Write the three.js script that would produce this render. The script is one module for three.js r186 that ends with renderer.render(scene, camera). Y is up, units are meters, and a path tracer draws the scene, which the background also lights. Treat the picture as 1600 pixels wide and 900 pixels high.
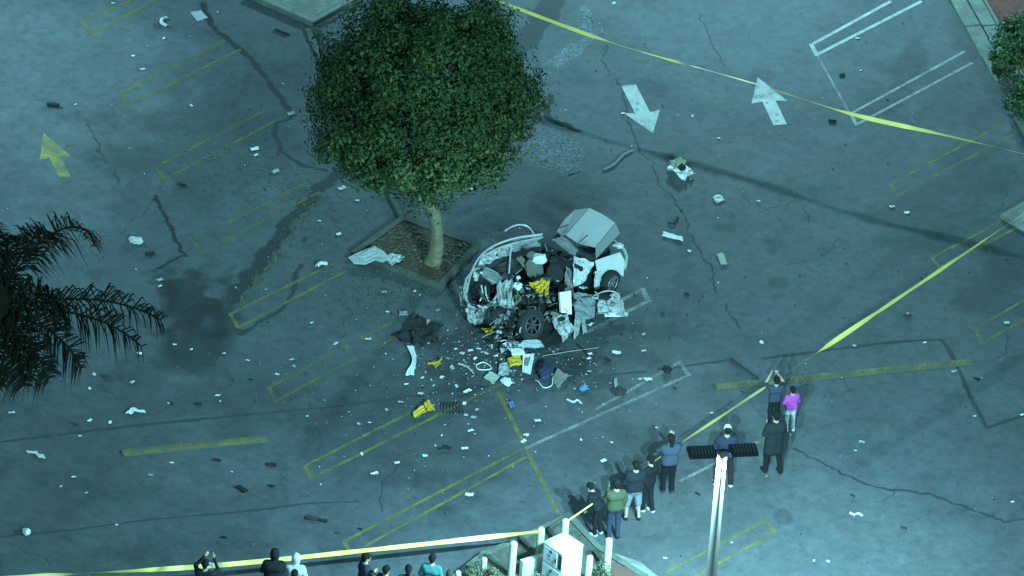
import * as THREE from 'three';
import { mergeGeometries } from 'three/addons/utils/BufferGeometryUtils.js';
import { ImprovedNoise } from 'three/addons/math/ImprovedNoise.js';

// ---------------------------------------------------------------- camera (long lens from a helicopter)
const scene = new THREE.Scene();
const PITCH = 33 * Math.PI / 180, DIST = 350, ROLL = 0.08;
const camera = new THREE.PerspectiveCamera(2.395, 16 / 9, 50, 3000);
camera.position.set(0, DIST * Math.sin(PITCH), DIST * Math.cos(PITCH));
camera.lookAt(0, 0, 0);
camera.rotateZ(ROLL);
camera.updateProjectionMatrix();
camera.updateMatrixWorld(true);
scene.add(camera);

// ---------------------------------------------------------------- night sky glow, added fill light, exposure
const TINT = [0.30, 0.92, 1.10];
{
  const w = 32, h = 16, d = new Float32Array(w * h * 4);
  for (let j = 0; j < h; j++) for (let i = 0; i < w; i++) {
    const e = Math.abs((j + 0.5) / h - 0.5) * 2, L = 0.11 + 0.06 * (1 - e), k = (j * w + i) * 4;
    d[k] = L * TINT[0]; d[k + 1] = L * TINT[1]; d[k + 2] = L * TINT[2]; d[k + 3] = 1;
  }
  const t = new THREE.DataTexture(d, w, h, THREE.RGBAFormat, THREE.FloatType);
  t.mapping = THREE.EquirectangularReflectionMapping; t.magFilter = THREE.LinearFilter; t.needsUpdate = true;
  scene.background = t; scene.environment = t;
}
const lotFill = new THREE.DirectionalLight(new THREE.Color().setRGB(0.40, 0.97, 1.06), 0.9);  // added directional fill for the general lamp light of the lot
lotFill.position.set(22, 23, 48); lotFill.castShadow = true; lotFill.shadow.radius = 12;
Object.assign(lotFill.shadow.camera, { left: -25, right: 25, top: 25, bottom: -25, near: 1, far: 160 });
lotFill.shadow.mapSize.set(2048, 2048);
scene.add(lotFill, lotFill.target);

const renderer = new THREE.WebGLRenderer({ antialias: true });
renderer.toneMapping = THREE.LinearToneMapping;
renderer.toneMappingExposure = 2.25;
renderer.shadowMap.enabled = true;

// ---------------------------------------------------------------- helpers
let seed = 20240611;
const rnd = () => { seed = (seed * 1664525 + 1013904223) >>> 0; return seed / 4294967296; };
const rr = (a, b) => a + (b - a) * rnd();
const perlin = new ImprovedNoise();
const V = (x, y, z) => new THREE.Vector3(x, y, z);
const UP = V(0, 1, 0);
const _o = camera.position.clone();
function P(u, v, h = 0) {                       // photo pixel (1600 x 900) and height above the ground -> point
  const d = V(u / 800 - 1, 1 - v / 450, 0.5).unproject(camera).sub(_o).normalize();
  return _o.clone().addScaledVector(d, (h - _o.y) / d.y);
}
const names = {};
function numbered(n) { const k = names[n] = (names[n] ?? -1) + 1; return k ? `${n}_${String(k).padStart(3, '0')}` : n; }
function tag(o, label, category, group, kind) {
  if (label) o.userData.label = label;
  if (category) o.userData.category = category;
  if (group) o.userData.group = group;
  if (kind) o.userData.kind = kind;
  return o;
}
function prep(g) {
  g = g.index ? g.toNonIndexed() : g;
  for (const k of Object.keys(g.attributes)) if (!['position', 'normal', 'uv', 'color'].includes(k)) g.deleteAttribute(k);
  if (!g.attributes.normal) g.computeVertexNormals();
  if (!g.attributes.uv) g.setAttribute('uv', new THREE.BufferAttribute(new Float32Array(g.attributes.position.count * 2), 2));
  return g;
}
function join(gs) { gs = (Array.isArray(gs) ? gs : [gs]).map(prep); return gs.length > 1 ? mergeGeometries(gs) : gs[0]; }
function shadows(m) { m.castShadow = true; m.receiveShadow = true; return m; }
function obj(name, gs, mat, parent = scene) {
  const m = shadows(new THREE.Mesh(join(gs), mat));
  m.name = parent === scene ? numbered(name) : name;
  parent.add(m); return m;
}
function thing(name, pos, label, category, group) {
  const o = new THREE.Group(); o.name = numbered(name); o.position.copy(pos); scene.add(o);
  return tag(o, label, category, group);
}
function struct(name, gs, mat) { const m = obj(name, gs, mat); m.userData.kind = 'structure'; return m; }
function mat(r, g, b, o = {}) {
  const m = new THREE.MeshStandardMaterial({ roughness: 0.8, side: THREE.DoubleSide, ...o });
  m.color.setRGB(r, g, b); return m;
}
function hash(x, y) { let h = (x * 374761393 + y * 668265263) | 0; h = Math.imul(h ^ (h >>> 13), 1274126177); return ((h ^ (h >>> 16)) >>> 0) / 4294967296; }
function vnoise(x, y) {
  const i = Math.floor(x), j = Math.floor(y), f = x - i, g = y - j, a = f * f * (3 - 2 * f), b = g * g * (3 - 2 * g);
  const p = hash(i, j), q = hash(i + 1, j), r = hash(i, j + 1), s = hash(i + 1, j + 1);
  return (p + (q - p) * a) * (1 - b) + (r + (s - r) * a) * b;
}
const fbm = (x, y, n = 4) => { let s = 0, a = 0.5, t = 0; for (let k = 0; k < n; k++) { s += a * vnoise(x, y); t += a; x = x * 2.03 + 17.1; y = y * 2.03 + 5.7; a *= 0.5; } return s / t; };

// extruded ground polygon given as points, from y0 up to y1, with optional hole
function slab(pts, y0, y1, hole) {
  const sh = new THREE.Shape(pts.map(p => new THREE.Vector2(p.x, -p.z)));
  if (hole) sh.holes.push(new THREE.Path(hole.map(p => new THREE.Vector2(p.x, -p.z))));
  const b = Math.min(0.02, (y1 - y0) * 0.3);
  const g = new THREE.ExtrudeGeometry(sh, { depth: y1 - y0 - b, bevelEnabled: true, bevelThickness: b, bevelSize: b, bevelOffset: -b, bevelSegments: 2 });
  g.rotateX(-Math.PI / 2); g.translate(0, y0, 0); return g;
}
function box(w, h, d, x = 0, y = 0, z = 0, ry = 0, rx = 0, rz = 0) {
  const g = new THREE.BoxGeometry(w, h, d); g.rotateX(rx); g.rotateZ(rz); g.rotateY(ry); g.translate(x, y, z); return g;
}
function tube(pts, r, seg = 16, rad = 7) { return new THREE.TubeGeometry(new THREE.CatmullRomCurve3(pts), seg, r, rad, false); }
// torn, bent sheet between four corners
function sheet(c, { n = 8, amp = 0.03, thick = 0.012, s = 1, freq = 3, tear = 0.12 } = {}) {
  const g = new THREE.BoxGeometry(1, 1, 1, n, n, 1), p = g.attributes.position;
  const N = V(0, 0, 0).crossVectors(c[1].clone().sub(c[0]), c[3].clone().sub(c[0])).normalize();
  if (N.y < 0) N.negate();
  const a = V(), b = V();
  for (let i = 0; i < p.count; i++) {
    let S = p.getX(i) + 0.5, T = p.getY(i) + 0.5; const z = p.getZ(i), s0 = S, t0 = T;
    const edge = Math.max(Math.abs(S - 0.5), Math.abs(T - 0.5)) > 0.49 ? 1 : 0;
    S += edge * tear * (perlin.noise(t0 * 4.3 + s * 7.1, s0 * 3.7, s * 3.3)) ; T += edge * tear * (perlin.noise(s0 * 4.1 + s * 5.3, t0 * 3.9, s * 1.7 + 9));
    a.lerpVectors(c[0], c[1], S); b.lerpVectors(c[3], c[2], S); a.lerp(b, T);
    const d = amp * (perlin.noise(s0 * freq + s * 3.7, t0 * freq + s * 1.3, s) + 0.6 * perlin.noise(s0 * freq * 2.3, t0 * freq * 2.3 + s, 4.2)) + z * thick;
    a.addScaledVector(N, d);
    p.setXYZ(i, a.x, a.y, a.z);
  }
  const q = g.toNonIndexed(); q.computeVertexNormals(); return q;
}
const PS = (list, o) => sheet(list.map(a => P(...a)), o);
// rounded crumpled lump
function lump(x, y, z, sx, sy, sz, amp = 0.25, s = 1, det = 3) {
  const g = new THREE.IcosahedronGeometry(1, det), p = g.attributes.position, v = V();
  for (let i = 0; i < p.count; i++) {
    v.fromBufferAttribute(p, i);
    const k = 1 + amp * (perlin.noise(v.x * 1.7 + s * 3.1, v.y * 1.7, v.z * 1.7 + s) + 0.5 * perlin.noise(v.x * 4 + s, v.y * 4, v.z * 4));
    p.setXYZ(i, v.x * k * sx, v.y * k * sy, v.z * k * sz);
  }
  g.computeVertexNormals(); g.translate(x, y, z); return g;
}
function leafCloud(count, place, size, colour) {   // many small folded leaves; place() -> {p, n}
  const pos = new Float32Array(count * 18), nor = new Float32Array(count * 18), col = new Float32Array(count * 18);
  const a = V(), b = V(), t = V(), m = V(), q = [V(), V(), V(), V()];
  for (let i = 0; i < count; i++) {
    const { p, n } = place(); const L = size * rr(0.6, 1.35), w = L * rr(0.36, 0.55);
    a.set(rr(-1, 1), rr(-1, 1), rr(-1, 1)).addScaledVector(n, -a.dot(n) * 0.8).normalize();
    m.copy(n).addScaledVector(V(rr(-1, 1), rr(-1, 1), rr(-1, 1)), 0.75).normalize();
    b.crossVectors(a, m).normalize(); t.crossVectors(b, a).normalize();
    q[0].copy(p).addScaledVector(a, -L / 2); q[2].copy(p).addScaledVector(a, L / 2).addScaledVector(t, -L * 0.15);
    q[1].copy(p).addScaledVector(b, w / 2).addScaledVector(t, L * 0.08); q[3].copy(p).addScaledVector(b, -w / 2).addScaledVector(t, L * 0.08);
    const c = colour();
    [0, 1, 2, 0, 2, 3].forEach((k, j) => {
      q[k].toArray(pos, i * 18 + j * 3); t.toArray(nor, i * 18 + j * 3);
      col[i * 18 + j * 3] = c[0]; col[i * 18 + j * 3 + 1] = c[1]; col[i * 18 + j * 3 + 2] = c[2];
    });
  }
  const g = new THREE.BufferGeometry();
  g.setAttribute('position', new THREE.BufferAttribute(pos, 3)); g.setAttribute('normal', new THREE.BufferAttribute(nor, 3)); g.setAttribute('color', new THREE.BufferAttribute(col, 3));
  g.setAttribute('uv', new THREE.BufferAttribute(new Float32Array(count * 12), 2));
  return g;
}

// ---------------------------------------------------------------- ground: aged asphalt with cracks, patches, oil, soot and painted light levels
const SIDE = 44, TEX = 2048, PPM = TEX / SIDE;
const lotCol = new Float32Array(TEX * TEX), lotTint = new Float32Array(TEX * TEX), lotH = new Float32Array(TEX * TEX);
const tx = p => (p.x + SIDE / 2) * PPM, tz = p => (p.z + SIDE / 2) * PPM;
for (let j = 0; j < TEX; j++) for (let i = 0; i < TEX; i++) {
  const x = i / PPM, z = j / PPM, k = j * TEX + i;
  const big = fbm(x * 0.16 + 3, z * 0.16 + 8, 3), mid = fbm(x * 1.1, z * 1.1, 4), fine = fbm(x * 6, z * 6, 3), sp = hash(i, j), pit = fbm(x * 4.3 + 60, z * 4.3, 3);
  lotCol[k] = 0.083 * (0.62 + 0.42 * big + 0.42 * mid * 0.9) * (0.72 + 0.42 * fine + 0.24 * sp) * (pit < 0.30 ? 0.84 : pit > 0.72 ? 1.10 : 1);
  lotTint[k] = 0; lotH[k] = 0.5 + 0.28 * (sp - 0.5) + 0.25 * (fine - 0.5);
}
function eachNear(cx, cz, R, fn) {
  const x0 = Math.max(0, Math.floor(tx({ x: cx - R }))), x1 = Math.min(TEX - 1, Math.ceil(tx({ x: cx + R })));
  const z0 = Math.max(0, Math.floor(tz({ z: cz - R }))), z1 = Math.min(TEX - 1, Math.ceil(tz({ z: cz + R })));
  for (let j = z0; j <= z1; j++) for (let i = x0; i <= x1; i++) fn(j * TEX + i, i / PPM - SIDE / 2, j / PPM - SIDE / 2);
}
// stain: noise-edged patch, real dirt and painted light alike; k < 1 darkens, > 1 lightens
function stainAndLight(u, v, ru, rv, k, o = {}) {
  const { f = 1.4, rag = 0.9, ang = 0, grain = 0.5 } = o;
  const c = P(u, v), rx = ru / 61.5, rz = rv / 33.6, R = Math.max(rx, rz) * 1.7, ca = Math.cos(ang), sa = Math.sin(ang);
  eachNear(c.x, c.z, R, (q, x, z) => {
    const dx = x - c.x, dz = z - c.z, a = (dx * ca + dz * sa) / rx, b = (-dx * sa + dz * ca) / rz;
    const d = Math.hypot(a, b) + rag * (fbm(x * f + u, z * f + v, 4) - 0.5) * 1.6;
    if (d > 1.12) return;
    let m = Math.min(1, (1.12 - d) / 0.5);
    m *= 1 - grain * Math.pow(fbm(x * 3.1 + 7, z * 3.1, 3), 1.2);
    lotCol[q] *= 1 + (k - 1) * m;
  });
}
// line of cracks / seams / tyre scrubs through photo pixels
function crack(pts, w, dark, o = {}) {
  const { wob = 0.05, deep = 0.5, patch = 0.35 } = o;
  const W = pts.map(p => P(p[0], p[1]));
  for (let s = 0; s < W.length - 1; s++) {
    const A = W[s], B = W[s + 1], n = Math.max(2, Math.ceil(A.distanceTo(B) / 0.012));
    for (let t = 0; t < n; t++) {
      const f = t / n, x = A.x + (B.x - A.x) * f, z = A.z + (B.z - A.z) * f;
      const cx = x + wob * (fbm(x * 5, z * 5, 3) - 0.5) * 4, cz = z + wob * (fbm(x * 5 + 40, z * 5, 3) - 0.5) * 4;
      const ww = w * (0.45 + 1.1 * fbm(x * 3 + 9, z * 3, 2)), on = fbm(x * 1.9, z * 1.9 + 30, 2);
      if (on < patch * 0.8) continue;
      eachNear(cx, cz, ww * 0.5 + 0.02, (q, px, pz) => {
        const d = Math.hypot(px - cx, pz - cz) / (ww * 0.5 + 0.008); if (d > 1) return;
        const v = 0.083 * dark; if (lotCol[q] > v) lotCol[q] += (v - lotCol[q]) * Math.min(1, (1 - d) * 1.6) * 0.5;
        lotH[q] = Math.min(lotH[q], 0.5 - deep * Math.min(1, (1 - d) * 2));
      });
    }
  }
}
// crazed, paler asphalt: Voronoi cells with dark joints
function crazed(u, v, ru, rv, size, pale, ang = 0) {
  const c = P(u, v), rx = ru / 61.5, rz = rv / 33.6, R = Math.max(rx, rz) * 1.4, ca = Math.cos(ang), sa = Math.sin(ang);
  eachNear(c.x, c.z, R, (q, x, z) => {
    const dx = x - c.x, dz = z - c.z, a = (dx * ca + dz * sa) / rx, b = (-dx * sa + dz * ca) / rz;
    if (Math.hypot(a, b) + 0.9 * (fbm(x * 1.5, z * 1.5, 3) - 0.5) > 1) return;
    const X = x / size, Z = z / size, i0 = Math.floor(X), j0 = Math.floor(Z); let d1 = 9, d2 = 9, id = 0;
    for (let j = -1; j < 2; j++) for (let i = -1; i < 2; i++) {
      const px = i0 + i + hash(i0 + i + 91, j0 + j), pz = j0 + j + hash(i0 + i, j0 + j + 57), d = Math.hypot(px - X, pz - Z);
      if (d < d1) { d2 = d1; d1 = d; id = hash(i0 + i, j0 + j); } else if (d < d2) d2 = d;
    }
    const g = d2 - d1;
    if (g < 0.09) { lotCol[q] *= 0.5; lotH[q] = 0.1; } else { lotCol[q] *= pale * (0.85 + 0.3 * id); lotH[q] += 0.2 * id; }
  });
}
// stains first, with light and shade levels painted among them
stainAndLight(298, 474, 62, 54, 0.20, { f: 2.1, rag: 1.2, grain: 0.25 }); stainAndLight(262, 452, 16, 40, 0.3, { f: 2.2 }); stainAndLight(330, 500, 40, 26, 0.35, { f: 2.2 });  // palm shadow and wet ground painted as one ragged dark patch
stainAndLight(305, 546, 62, 44, 0.25, { f: 0.8, rag: 0.6, grain: 0.25 });
stainAndLight(215, 580, 45, 26, 0.72); stainAndLight(360, 505, 30, 26, 0.5);
stainAndLight(1412, 118, 24, 62, 0.62, { ang: 0.2 }); stainAndLight(1370, 160, 50, 26, 0.72); stainAndLight(1500, 175, 70, 42, 0.72);
stainAndLight(1540, 262, 80, 46, 0.60); stainAndLight(1572, 405, 62, 62, 0.52); stainAndLight(1450, 345, 90, 60, 0.72); stainAndLight(1560, 470, 70, 30, 0.66);  // darker patches along the right edge
stainAndLight(840, 500, 190, 92, 0.60, { grain: 0.6 }); stainAndLight(760, 560, 120, 50, 0.70); stainAndLight(880, 590, 110, 36, 0.72);
stainAndLight(640, 330, 150, 60, 0.80); stainAndLight(520, 130, 130, 80, 0.80); stainAndLight(170, 840, 300, 100, 0.70, { f: 0.8 }); stainAndLight(330, 720, 330, 110, 0.78, { f: 0.7 }); stainAndLight(640, 800, 190, 80, 0.82, { f: 0.9 }); stainAndLight(90, 650, 200, 90, 0.82, { f: 0.8 }); stainAndLight(540, 640, 240, 80, 0.82, { f: 0.8 }); stainAndLight(60, 740, 130, 90, 0.86);  // shade painted in: darker under the tree and across the lower left
stainAndLight(700, 730, 120, 40, 0.82); stainAndLight(1010, 690, 70, 40, 0.9); stainAndLight(560, 600, 160, 60, 0.86); stainAndLight(380, 90, 90, 60, 0.82);  // shade painted darker: lower middle, beside the onlookers, left of the tree
stainAndLight(110, 120, 200, 150, 1.32, { f: 0.9 }); stainAndLight(60, 300, 150, 120, 1.18, { f: 0.8 }); stainAndLight(90, 300, 110, 60, 1.10); stainAndLight(1370, 790, 260, 120, 1.25, { f: 0.8 }); stainAndLight(1180, 70, 220, 100, 1.22, { f: 0.9 }); stainAndLight(1445, 60, 50, 34, 1.2);  // lamp light painted in: paler ground top left, top right, bottom right
stainAndLight(1180, 330, 180, 110, 1.08); stainAndLight(1500, 620, 130, 70, 1.10);  // light level painted slightly paler right of centre
// blast soot and tree shade painted over the middle; paler light at right
stainAndLight(600, 680, 280, 95, 0.68, { f: 0.9 }); stainAndLight(330, 240, 170, 110, 0.64, { f: 1.1 }); stainAndLight(810, 310, 170, 70, 0.76, { f: 1.1 }); stainAndLight(450, 430, 230, 120, 0.78, { f: 1.0 }); stainAndLight(1120, 640, 170, 80, 1.28, { f: 0.9 }); stainAndLight(1250, 420, 190, 110, 1.10, { f: 0.9 });
crazed(862, 236, 46, 44, 0.16, 1.55, -0.5); crazed(880, 88, 14, 60, 0.11, 1.7, 0.55); crazed(914, 30, 12, 30, 0.14, 1.6); crazed(835, 115, 22, 16, 0.1, 1.35);
for (let k = 0; k < 46; k++) stainAndLight(rr(0, 1600), rr(0, 900), rr(10, 34), rr(6, 20), rr(0.62, 0.9), { f: 2.4 });
// sealed joints, open cracks and dark bands
const SEAL = { wob: 0.035, deep: 0.15 };
crack([[315, 5], [330, 40], [360, 65], [385, 85], [410, 115], [430, 145], [445, 165], [464, 180]], 0.17, 0.22, SEAL);
crack([[464, 181], [430, 192], [430, 212], [438, 236], [455, 250], [480, 260], [512, 268]], 0.13, 0.28, SEAL);
crack([[565, 248], [522, 275], [490, 303], [450, 345], [420, 390], [390, 430], [358, 472]], 0.34, 0.25, { wob: 0.09, deep: 0.4, patch: 0.1 });
crack([[474, 370], [480, 395], [465, 420], [455, 460], [440, 485], [402, 505], [375, 522], [360, 505]], 0.15, 0.3, SEAL);
crack([[243, 305], [255, 335], [270, 365], [283, 395], [293, 399], [270, 406], [243, 421]], 0.12, 0.10, { wob: 0.06, deep: 0.5, patch: 0 });
crack([[241, 310], [222, 335], [200, 350], [197, 364], [160, 368], [140, 360], [118, 352]], 0.035, 0.3);
crack([[155, 370], [143, 390], [155, 408]], 0.03, 0.4); crack([[110, 165], [145, 205], [157, 240]], 0.05, 0.45); crack([[150, 232], [172, 258], [187, 288]], 0.09, 0.5);
crack([[0, 690], [180, 668], [360, 650], [500, 637], [620, 622], [700, 612], [762, 602]], 0.11, 0.4, { wob: 0.015, deep: 0.2, patch: 0.2 });
crack([[880, 592], [990, 582], [1080, 570], [1142, 562]], 0.08, 0.5, { wob: 0.01, deep: 0.2 });
crack([[1190, 560], [1300, 546], [1395, 534], [1470, 530], [1484, 548], [1500, 582], [1516, 620], [1541, 668], [1610, 645]], 0.12, 0.45, { wob: 0.01, deep: 0.15, patch: 0 });
crack([[0, 838], [110, 828], [230, 812], [400, 797], [480, 786], [560, 783]], 0.09, 0.42, { wob: 0.012, deep: 0.2, patch: 0.2 });
crack([[620, 722], [610, 742], [595, 752], [593, 775], [598, 800]], 0.05, 0.4);
crack([[922, 25], [928, 45], [940, 55], [948, 75], [940, 92], [950, 110], [970, 135], [976, 160], [982, 190], [1000, 240], [1018, 252], [1030, 290], [1055, 315], [1070, 345], [1085, 380], [1110, 420], [1116, 450], [1140, 490], [1156, 512]], 0.045, 0.2);
crack([[1090, 20], [1100, 40], [1107, 60], [1120, 80], [1130, 104]], 0.04, 0.3);
crack([[1240, 700], [1290, 725], [1350, 755], [1392, 765], [1450, 770], [1530, 800], [1570, 815], [1610, 808]], 0.09, 0.45, { wob: 0.04 });
crack([[1160, 300], [1170, 320], [1200, 330]], 0.03, 0.5); crack([[1255, 325], [1268, 350]], 0.05, 0.4); crack([[1230, 415], [1290, 400], [1310, 370]], 0.03, 0.5);
crack([[1560, 560], [1575, 545], [1572, 520]], 0.04, 0.4); crack([[330, 640], [360, 600], [350, 580]], 0.03, 0.5); crack([[150, 590], [165, 610], [185, 630]], 0.04, 0.4);
crack([[857, 150], [855, 178], [866, 192], [905, 204]], 0.2, 0.12, { wob: 0.06 });
crack([[866, 2], [832, 50], [800, 95], [770, 150]], 0.62, 0.42, { wob: 0.05, deep: 0.05, patch: 0 });  // wide dark band beside the tree
crack([[490, 48], [500, 72], [512, 100]], 0.34, 0.25, { wob: 0.02, deep: 0.1, patch: 0 });
crack([[488, 44], [516, 34], [548, 14], [566, 2]], 0.12, 0.3, { wob: 0.02, deep: 0.2, patch: 0 });
for (let k = 0; k < 30; k++) {
  let u = rr(0, 1600), v = rr(0, 900), a = rr(0, 6.28); const L = [[u, v]];
  for (let s = 0; s < 5; s++) { a += rr(-0.8, 0.8); u += Math.cos(a) * rr(10, 26); v += Math.sin(a) * rr(6, 15); L.push([u, v]); }
  crack(L, 0.028, 0.45, { patch: 0.5 });
}
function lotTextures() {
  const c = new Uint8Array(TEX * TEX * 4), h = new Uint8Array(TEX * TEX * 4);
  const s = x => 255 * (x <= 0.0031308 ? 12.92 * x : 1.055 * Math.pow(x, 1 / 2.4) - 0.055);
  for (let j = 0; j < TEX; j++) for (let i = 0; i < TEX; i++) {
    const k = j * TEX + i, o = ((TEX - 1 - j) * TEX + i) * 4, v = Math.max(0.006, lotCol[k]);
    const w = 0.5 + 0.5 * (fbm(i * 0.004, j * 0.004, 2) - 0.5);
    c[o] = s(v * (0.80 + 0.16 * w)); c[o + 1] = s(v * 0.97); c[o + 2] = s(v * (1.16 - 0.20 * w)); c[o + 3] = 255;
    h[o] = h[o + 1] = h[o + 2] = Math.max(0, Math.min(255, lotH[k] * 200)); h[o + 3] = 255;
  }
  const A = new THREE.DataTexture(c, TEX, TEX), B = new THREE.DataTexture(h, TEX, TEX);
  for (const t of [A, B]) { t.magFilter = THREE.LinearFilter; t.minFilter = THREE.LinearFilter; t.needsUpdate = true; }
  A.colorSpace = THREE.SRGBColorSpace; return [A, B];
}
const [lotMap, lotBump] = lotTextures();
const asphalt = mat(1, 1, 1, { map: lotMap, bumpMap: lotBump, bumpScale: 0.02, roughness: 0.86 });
{
  const g = new THREE.PlaneGeometry(SIDE, SIDE); g.rotateX(-Math.PI / 2);
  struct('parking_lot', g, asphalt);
  const N = 512, d = new Uint8Array(N * N * 4);
  for (let j = 0; j < N; j++) for (let i = 0; i < N; i++) {
    const w = (a, b) => fbm(a, b, 4), f = i / N, e = j / N, x = f * 12, z = e * 12;
    const v = (w(x, z) * (1 - f) + w(x - 12, z) * f) * (1 - e) + (w(x, z - 12) * (1 - f) + w(x - 12, z - 12) * f) * e;
    const q = 70 + 34 * (v - 0.5) + 12 * hash(i, j); d.set([q * 0.9, q, q * 1.03, 255], (j * N + i) * 4);
  }
  const t = new THREE.DataTexture(d, N, N); t.wrapS = t.wrapT = THREE.RepeatWrapping; t.magFilter = THREE.LinearFilter; t.colorSpace = THREE.SRGBColorSpace; t.repeat.set(120, 120); t.needsUpdate = true;
  const o = new THREE.PlaneGeometry(1600, 1600); o.rotateX(-Math.PI / 2); o.translate(0, -0.006, 0);
  struct('ground', o, mat(1, 1, 1, { map: t, roughness: 0.9 }));
}

// ---------------------------------------------------------------- painted markings
function wearTexture(keep, s0) {
  const N = 512, d = new Uint8Array(N * N * 4);
  for (let j = 0; j < N; j++) for (let i = 0; i < N; i++) {
    const n = 0.34 * fbm(i * 0.013 + s0, j * 0.013, 3) + 0.36 * fbm(i * 0.14, j * 0.14 + s0, 3) + 0.30 * hash(i + s0 * 7 | 0, j);
    const a = Math.max(0, Math.min(1, (n - (1 - keep)) * 3.2 + 0.5)) * 255;
    d.set([a, a, a, 255], (j * N + i) * 4);
  }
  const t = new THREE.DataTexture(d, N, N); t.wrapS = t.wrapT = THREE.MirroredRepeatWrapping; t.magFilter = THREE.LinearFilter; t.needsUpdate = true; return t;
}
const paint = (r, g, b, keep, s0) => mat(r, g, b, { alphaMap: wearTexture(keep, s0), transparent: true, roughness: 0.7 });
const yellowOld = paint(0.19, 0.165, 0.03, 0.48, 3), yellowWorn = paint(0.21, 0.18, 0.04, 0.51, 11), whiteLine = paint(0.42, 0.41, 0.39, 0.66, 21), whiteMid = paint(0.33, 0.33, 0.30, 0.58, 25), whiteOld = paint(0.30, 0.30, 0.27, 0.52, 31), whiteArrow = paint(0.50, 0.49, 0.47, 0.60, 41), yellowArrow = paint(0.40, 0.33, 0.09, 0.50, 51), yellowBump = paint(0.20, 0.17, 0.055, 0.52, 61);
function flat(poly, y) {          // flat painted polygon (points on the ground), uv in metres
  const sh = new THREE.Shape(poly.map(p => new THREE.Vector2(p.x, -p.z)));
  const g = new THREE.ShapeGeometry(sh); const q = g.attributes.position, uv = g.attributes.uv;
  for (let i = 0; i < q.count; i++) uv.setXY(i, q.getX(i) * 0.55 + 0.3, q.getY(i) * 0.55);
  g.rotateX(-Math.PI / 2); g.translate(0, y, 0); return g;
}
function strip(A, B, w, y) {
  const d = B.clone().sub(A).setY(0).normalize(), n = V(-d.z, 0, d.x).multiplyScalar(w / 2);
  return flat([A.clone().add(n), B.clone().add(n), B.clone().sub(n), A.clone().sub(n)], y);
}
const PY = 0.004;
// hairpin stall divider: end cap between a and b, two lines running to c (from a) and d (from b)
function hairpin(a, b, c, d, m, w = 0.09) {
  const [A, B, C, D] = [a, b, c, d].map(p => P(...p)), e = B.clone().sub(A).normalize().multiplyScalar(w / 2 + 0.002);
  const gs = [strip(A.clone().sub(e), B.clone().add(e), w * 1.15, PY)];
  const off = C.clone().sub(A).normalize().multiplyScalar(w * 0.58 + 0.002);
  gs.push(strip(A.clone().add(off), C, w, PY), strip(B.clone().add(off.clone().setY(0)), D, w, PY));
  return struct('parking_stall_line', gs, m);
}
hairpin([130, 34], [141, 53], [225, -8], [262, -8], yellowWorn);
hairpin([186, 147], [197, 166], [352, 64], [376, 77], yellowWorn);
hairpin([244, 260], [256, 281], [420, 170], [440, 184], yellowOld);
hairpin([302, 376], [313, 396], [480, 285], [500, 300], yellowOld);
hairpin([360, 491], [372, 512], [520, 412], [540, 424], yellowWorn);
hairpin([420, 606], [430, 627], [620, 500], [640, 515], yellowOld);
hairpin([476, 728], [486, 748], [650, 640], [790, 596], yellowWorn);
hairpin([538, 846], [548, 866], [815, 702], [822, 714], yellowWorn);
hairpin([1062, 566], [1076, 586], [930, 640], [822, 700], whiteOld, 0.1);
hairpin([1004, 452], [1013, 470], [905, 504], [915, 520], whiteOld, 0.12);
hairpin([1198, 812], [1210, 833], [1040, 895], [1040, 925], yellowWorn);
hairpin([1268, 70], [1276, 86], [1392, 2], [1440, 2], whiteLine, 0.1);
hairpin([1329, 178], [1338, 195], [1508, 80], [1520, 98], whiteMid, 0.08);
hairpin([1391, 288], [1402, 306], [1570, 192], [1585, 210], yellowOld);
hairpin([1456, 403], [1468, 418], [1610, 322], [1620, 340], yellowWorn);
hairpin([1523, 514], [1535, 536], [1625, 455], [1635, 480], yellowWorn);
struct('parking_aisle_line', strip(P(778, 612), P(872, 802), 0.11, PY), yellowWorn);
struct('parking_aisle_line', strip(P(1272, 78), P(1335, 190), 0.06, PY - 0.002), whiteOld);
struct('parking_aisle_line', [strip(P(1062, 752), P(1185, 690), 0.1, PY), ], whiteOld);
function arrow(tailA, tip, wide, shaft, m, back = 0.42) {
  const A = P(...tailA), T = P(...tip), L = A.distanceTo(T), d = T.clone().sub(A).normalize(), n = V(-d.z, 0, d.x);
  const at = (f, s) => A.clone().addScaledVector(d, f * L).addScaledVector(n, s);
  struct('pavement_arrow', flat([at(0, shaft / 2), at(1 - back, shaft / 2), at(1 - back - 0.03, wide / 2), at(1, 0), at(1 - back - 0.03, -wide / 2), at(1 - back, -shaft / 2), at(0, -shaft / 2)], PY), m);
}
arrow([982, 133], [1020, 208], 0.98, 0.40, whiteArrow);
arrow([1219, 195], [1184, 121], 0.98, 0.36, whiteArrow, 0.5);
arrow([101, 277], [68, 208], 0.85, 0.30, yellowArrow, 0.55);
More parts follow.
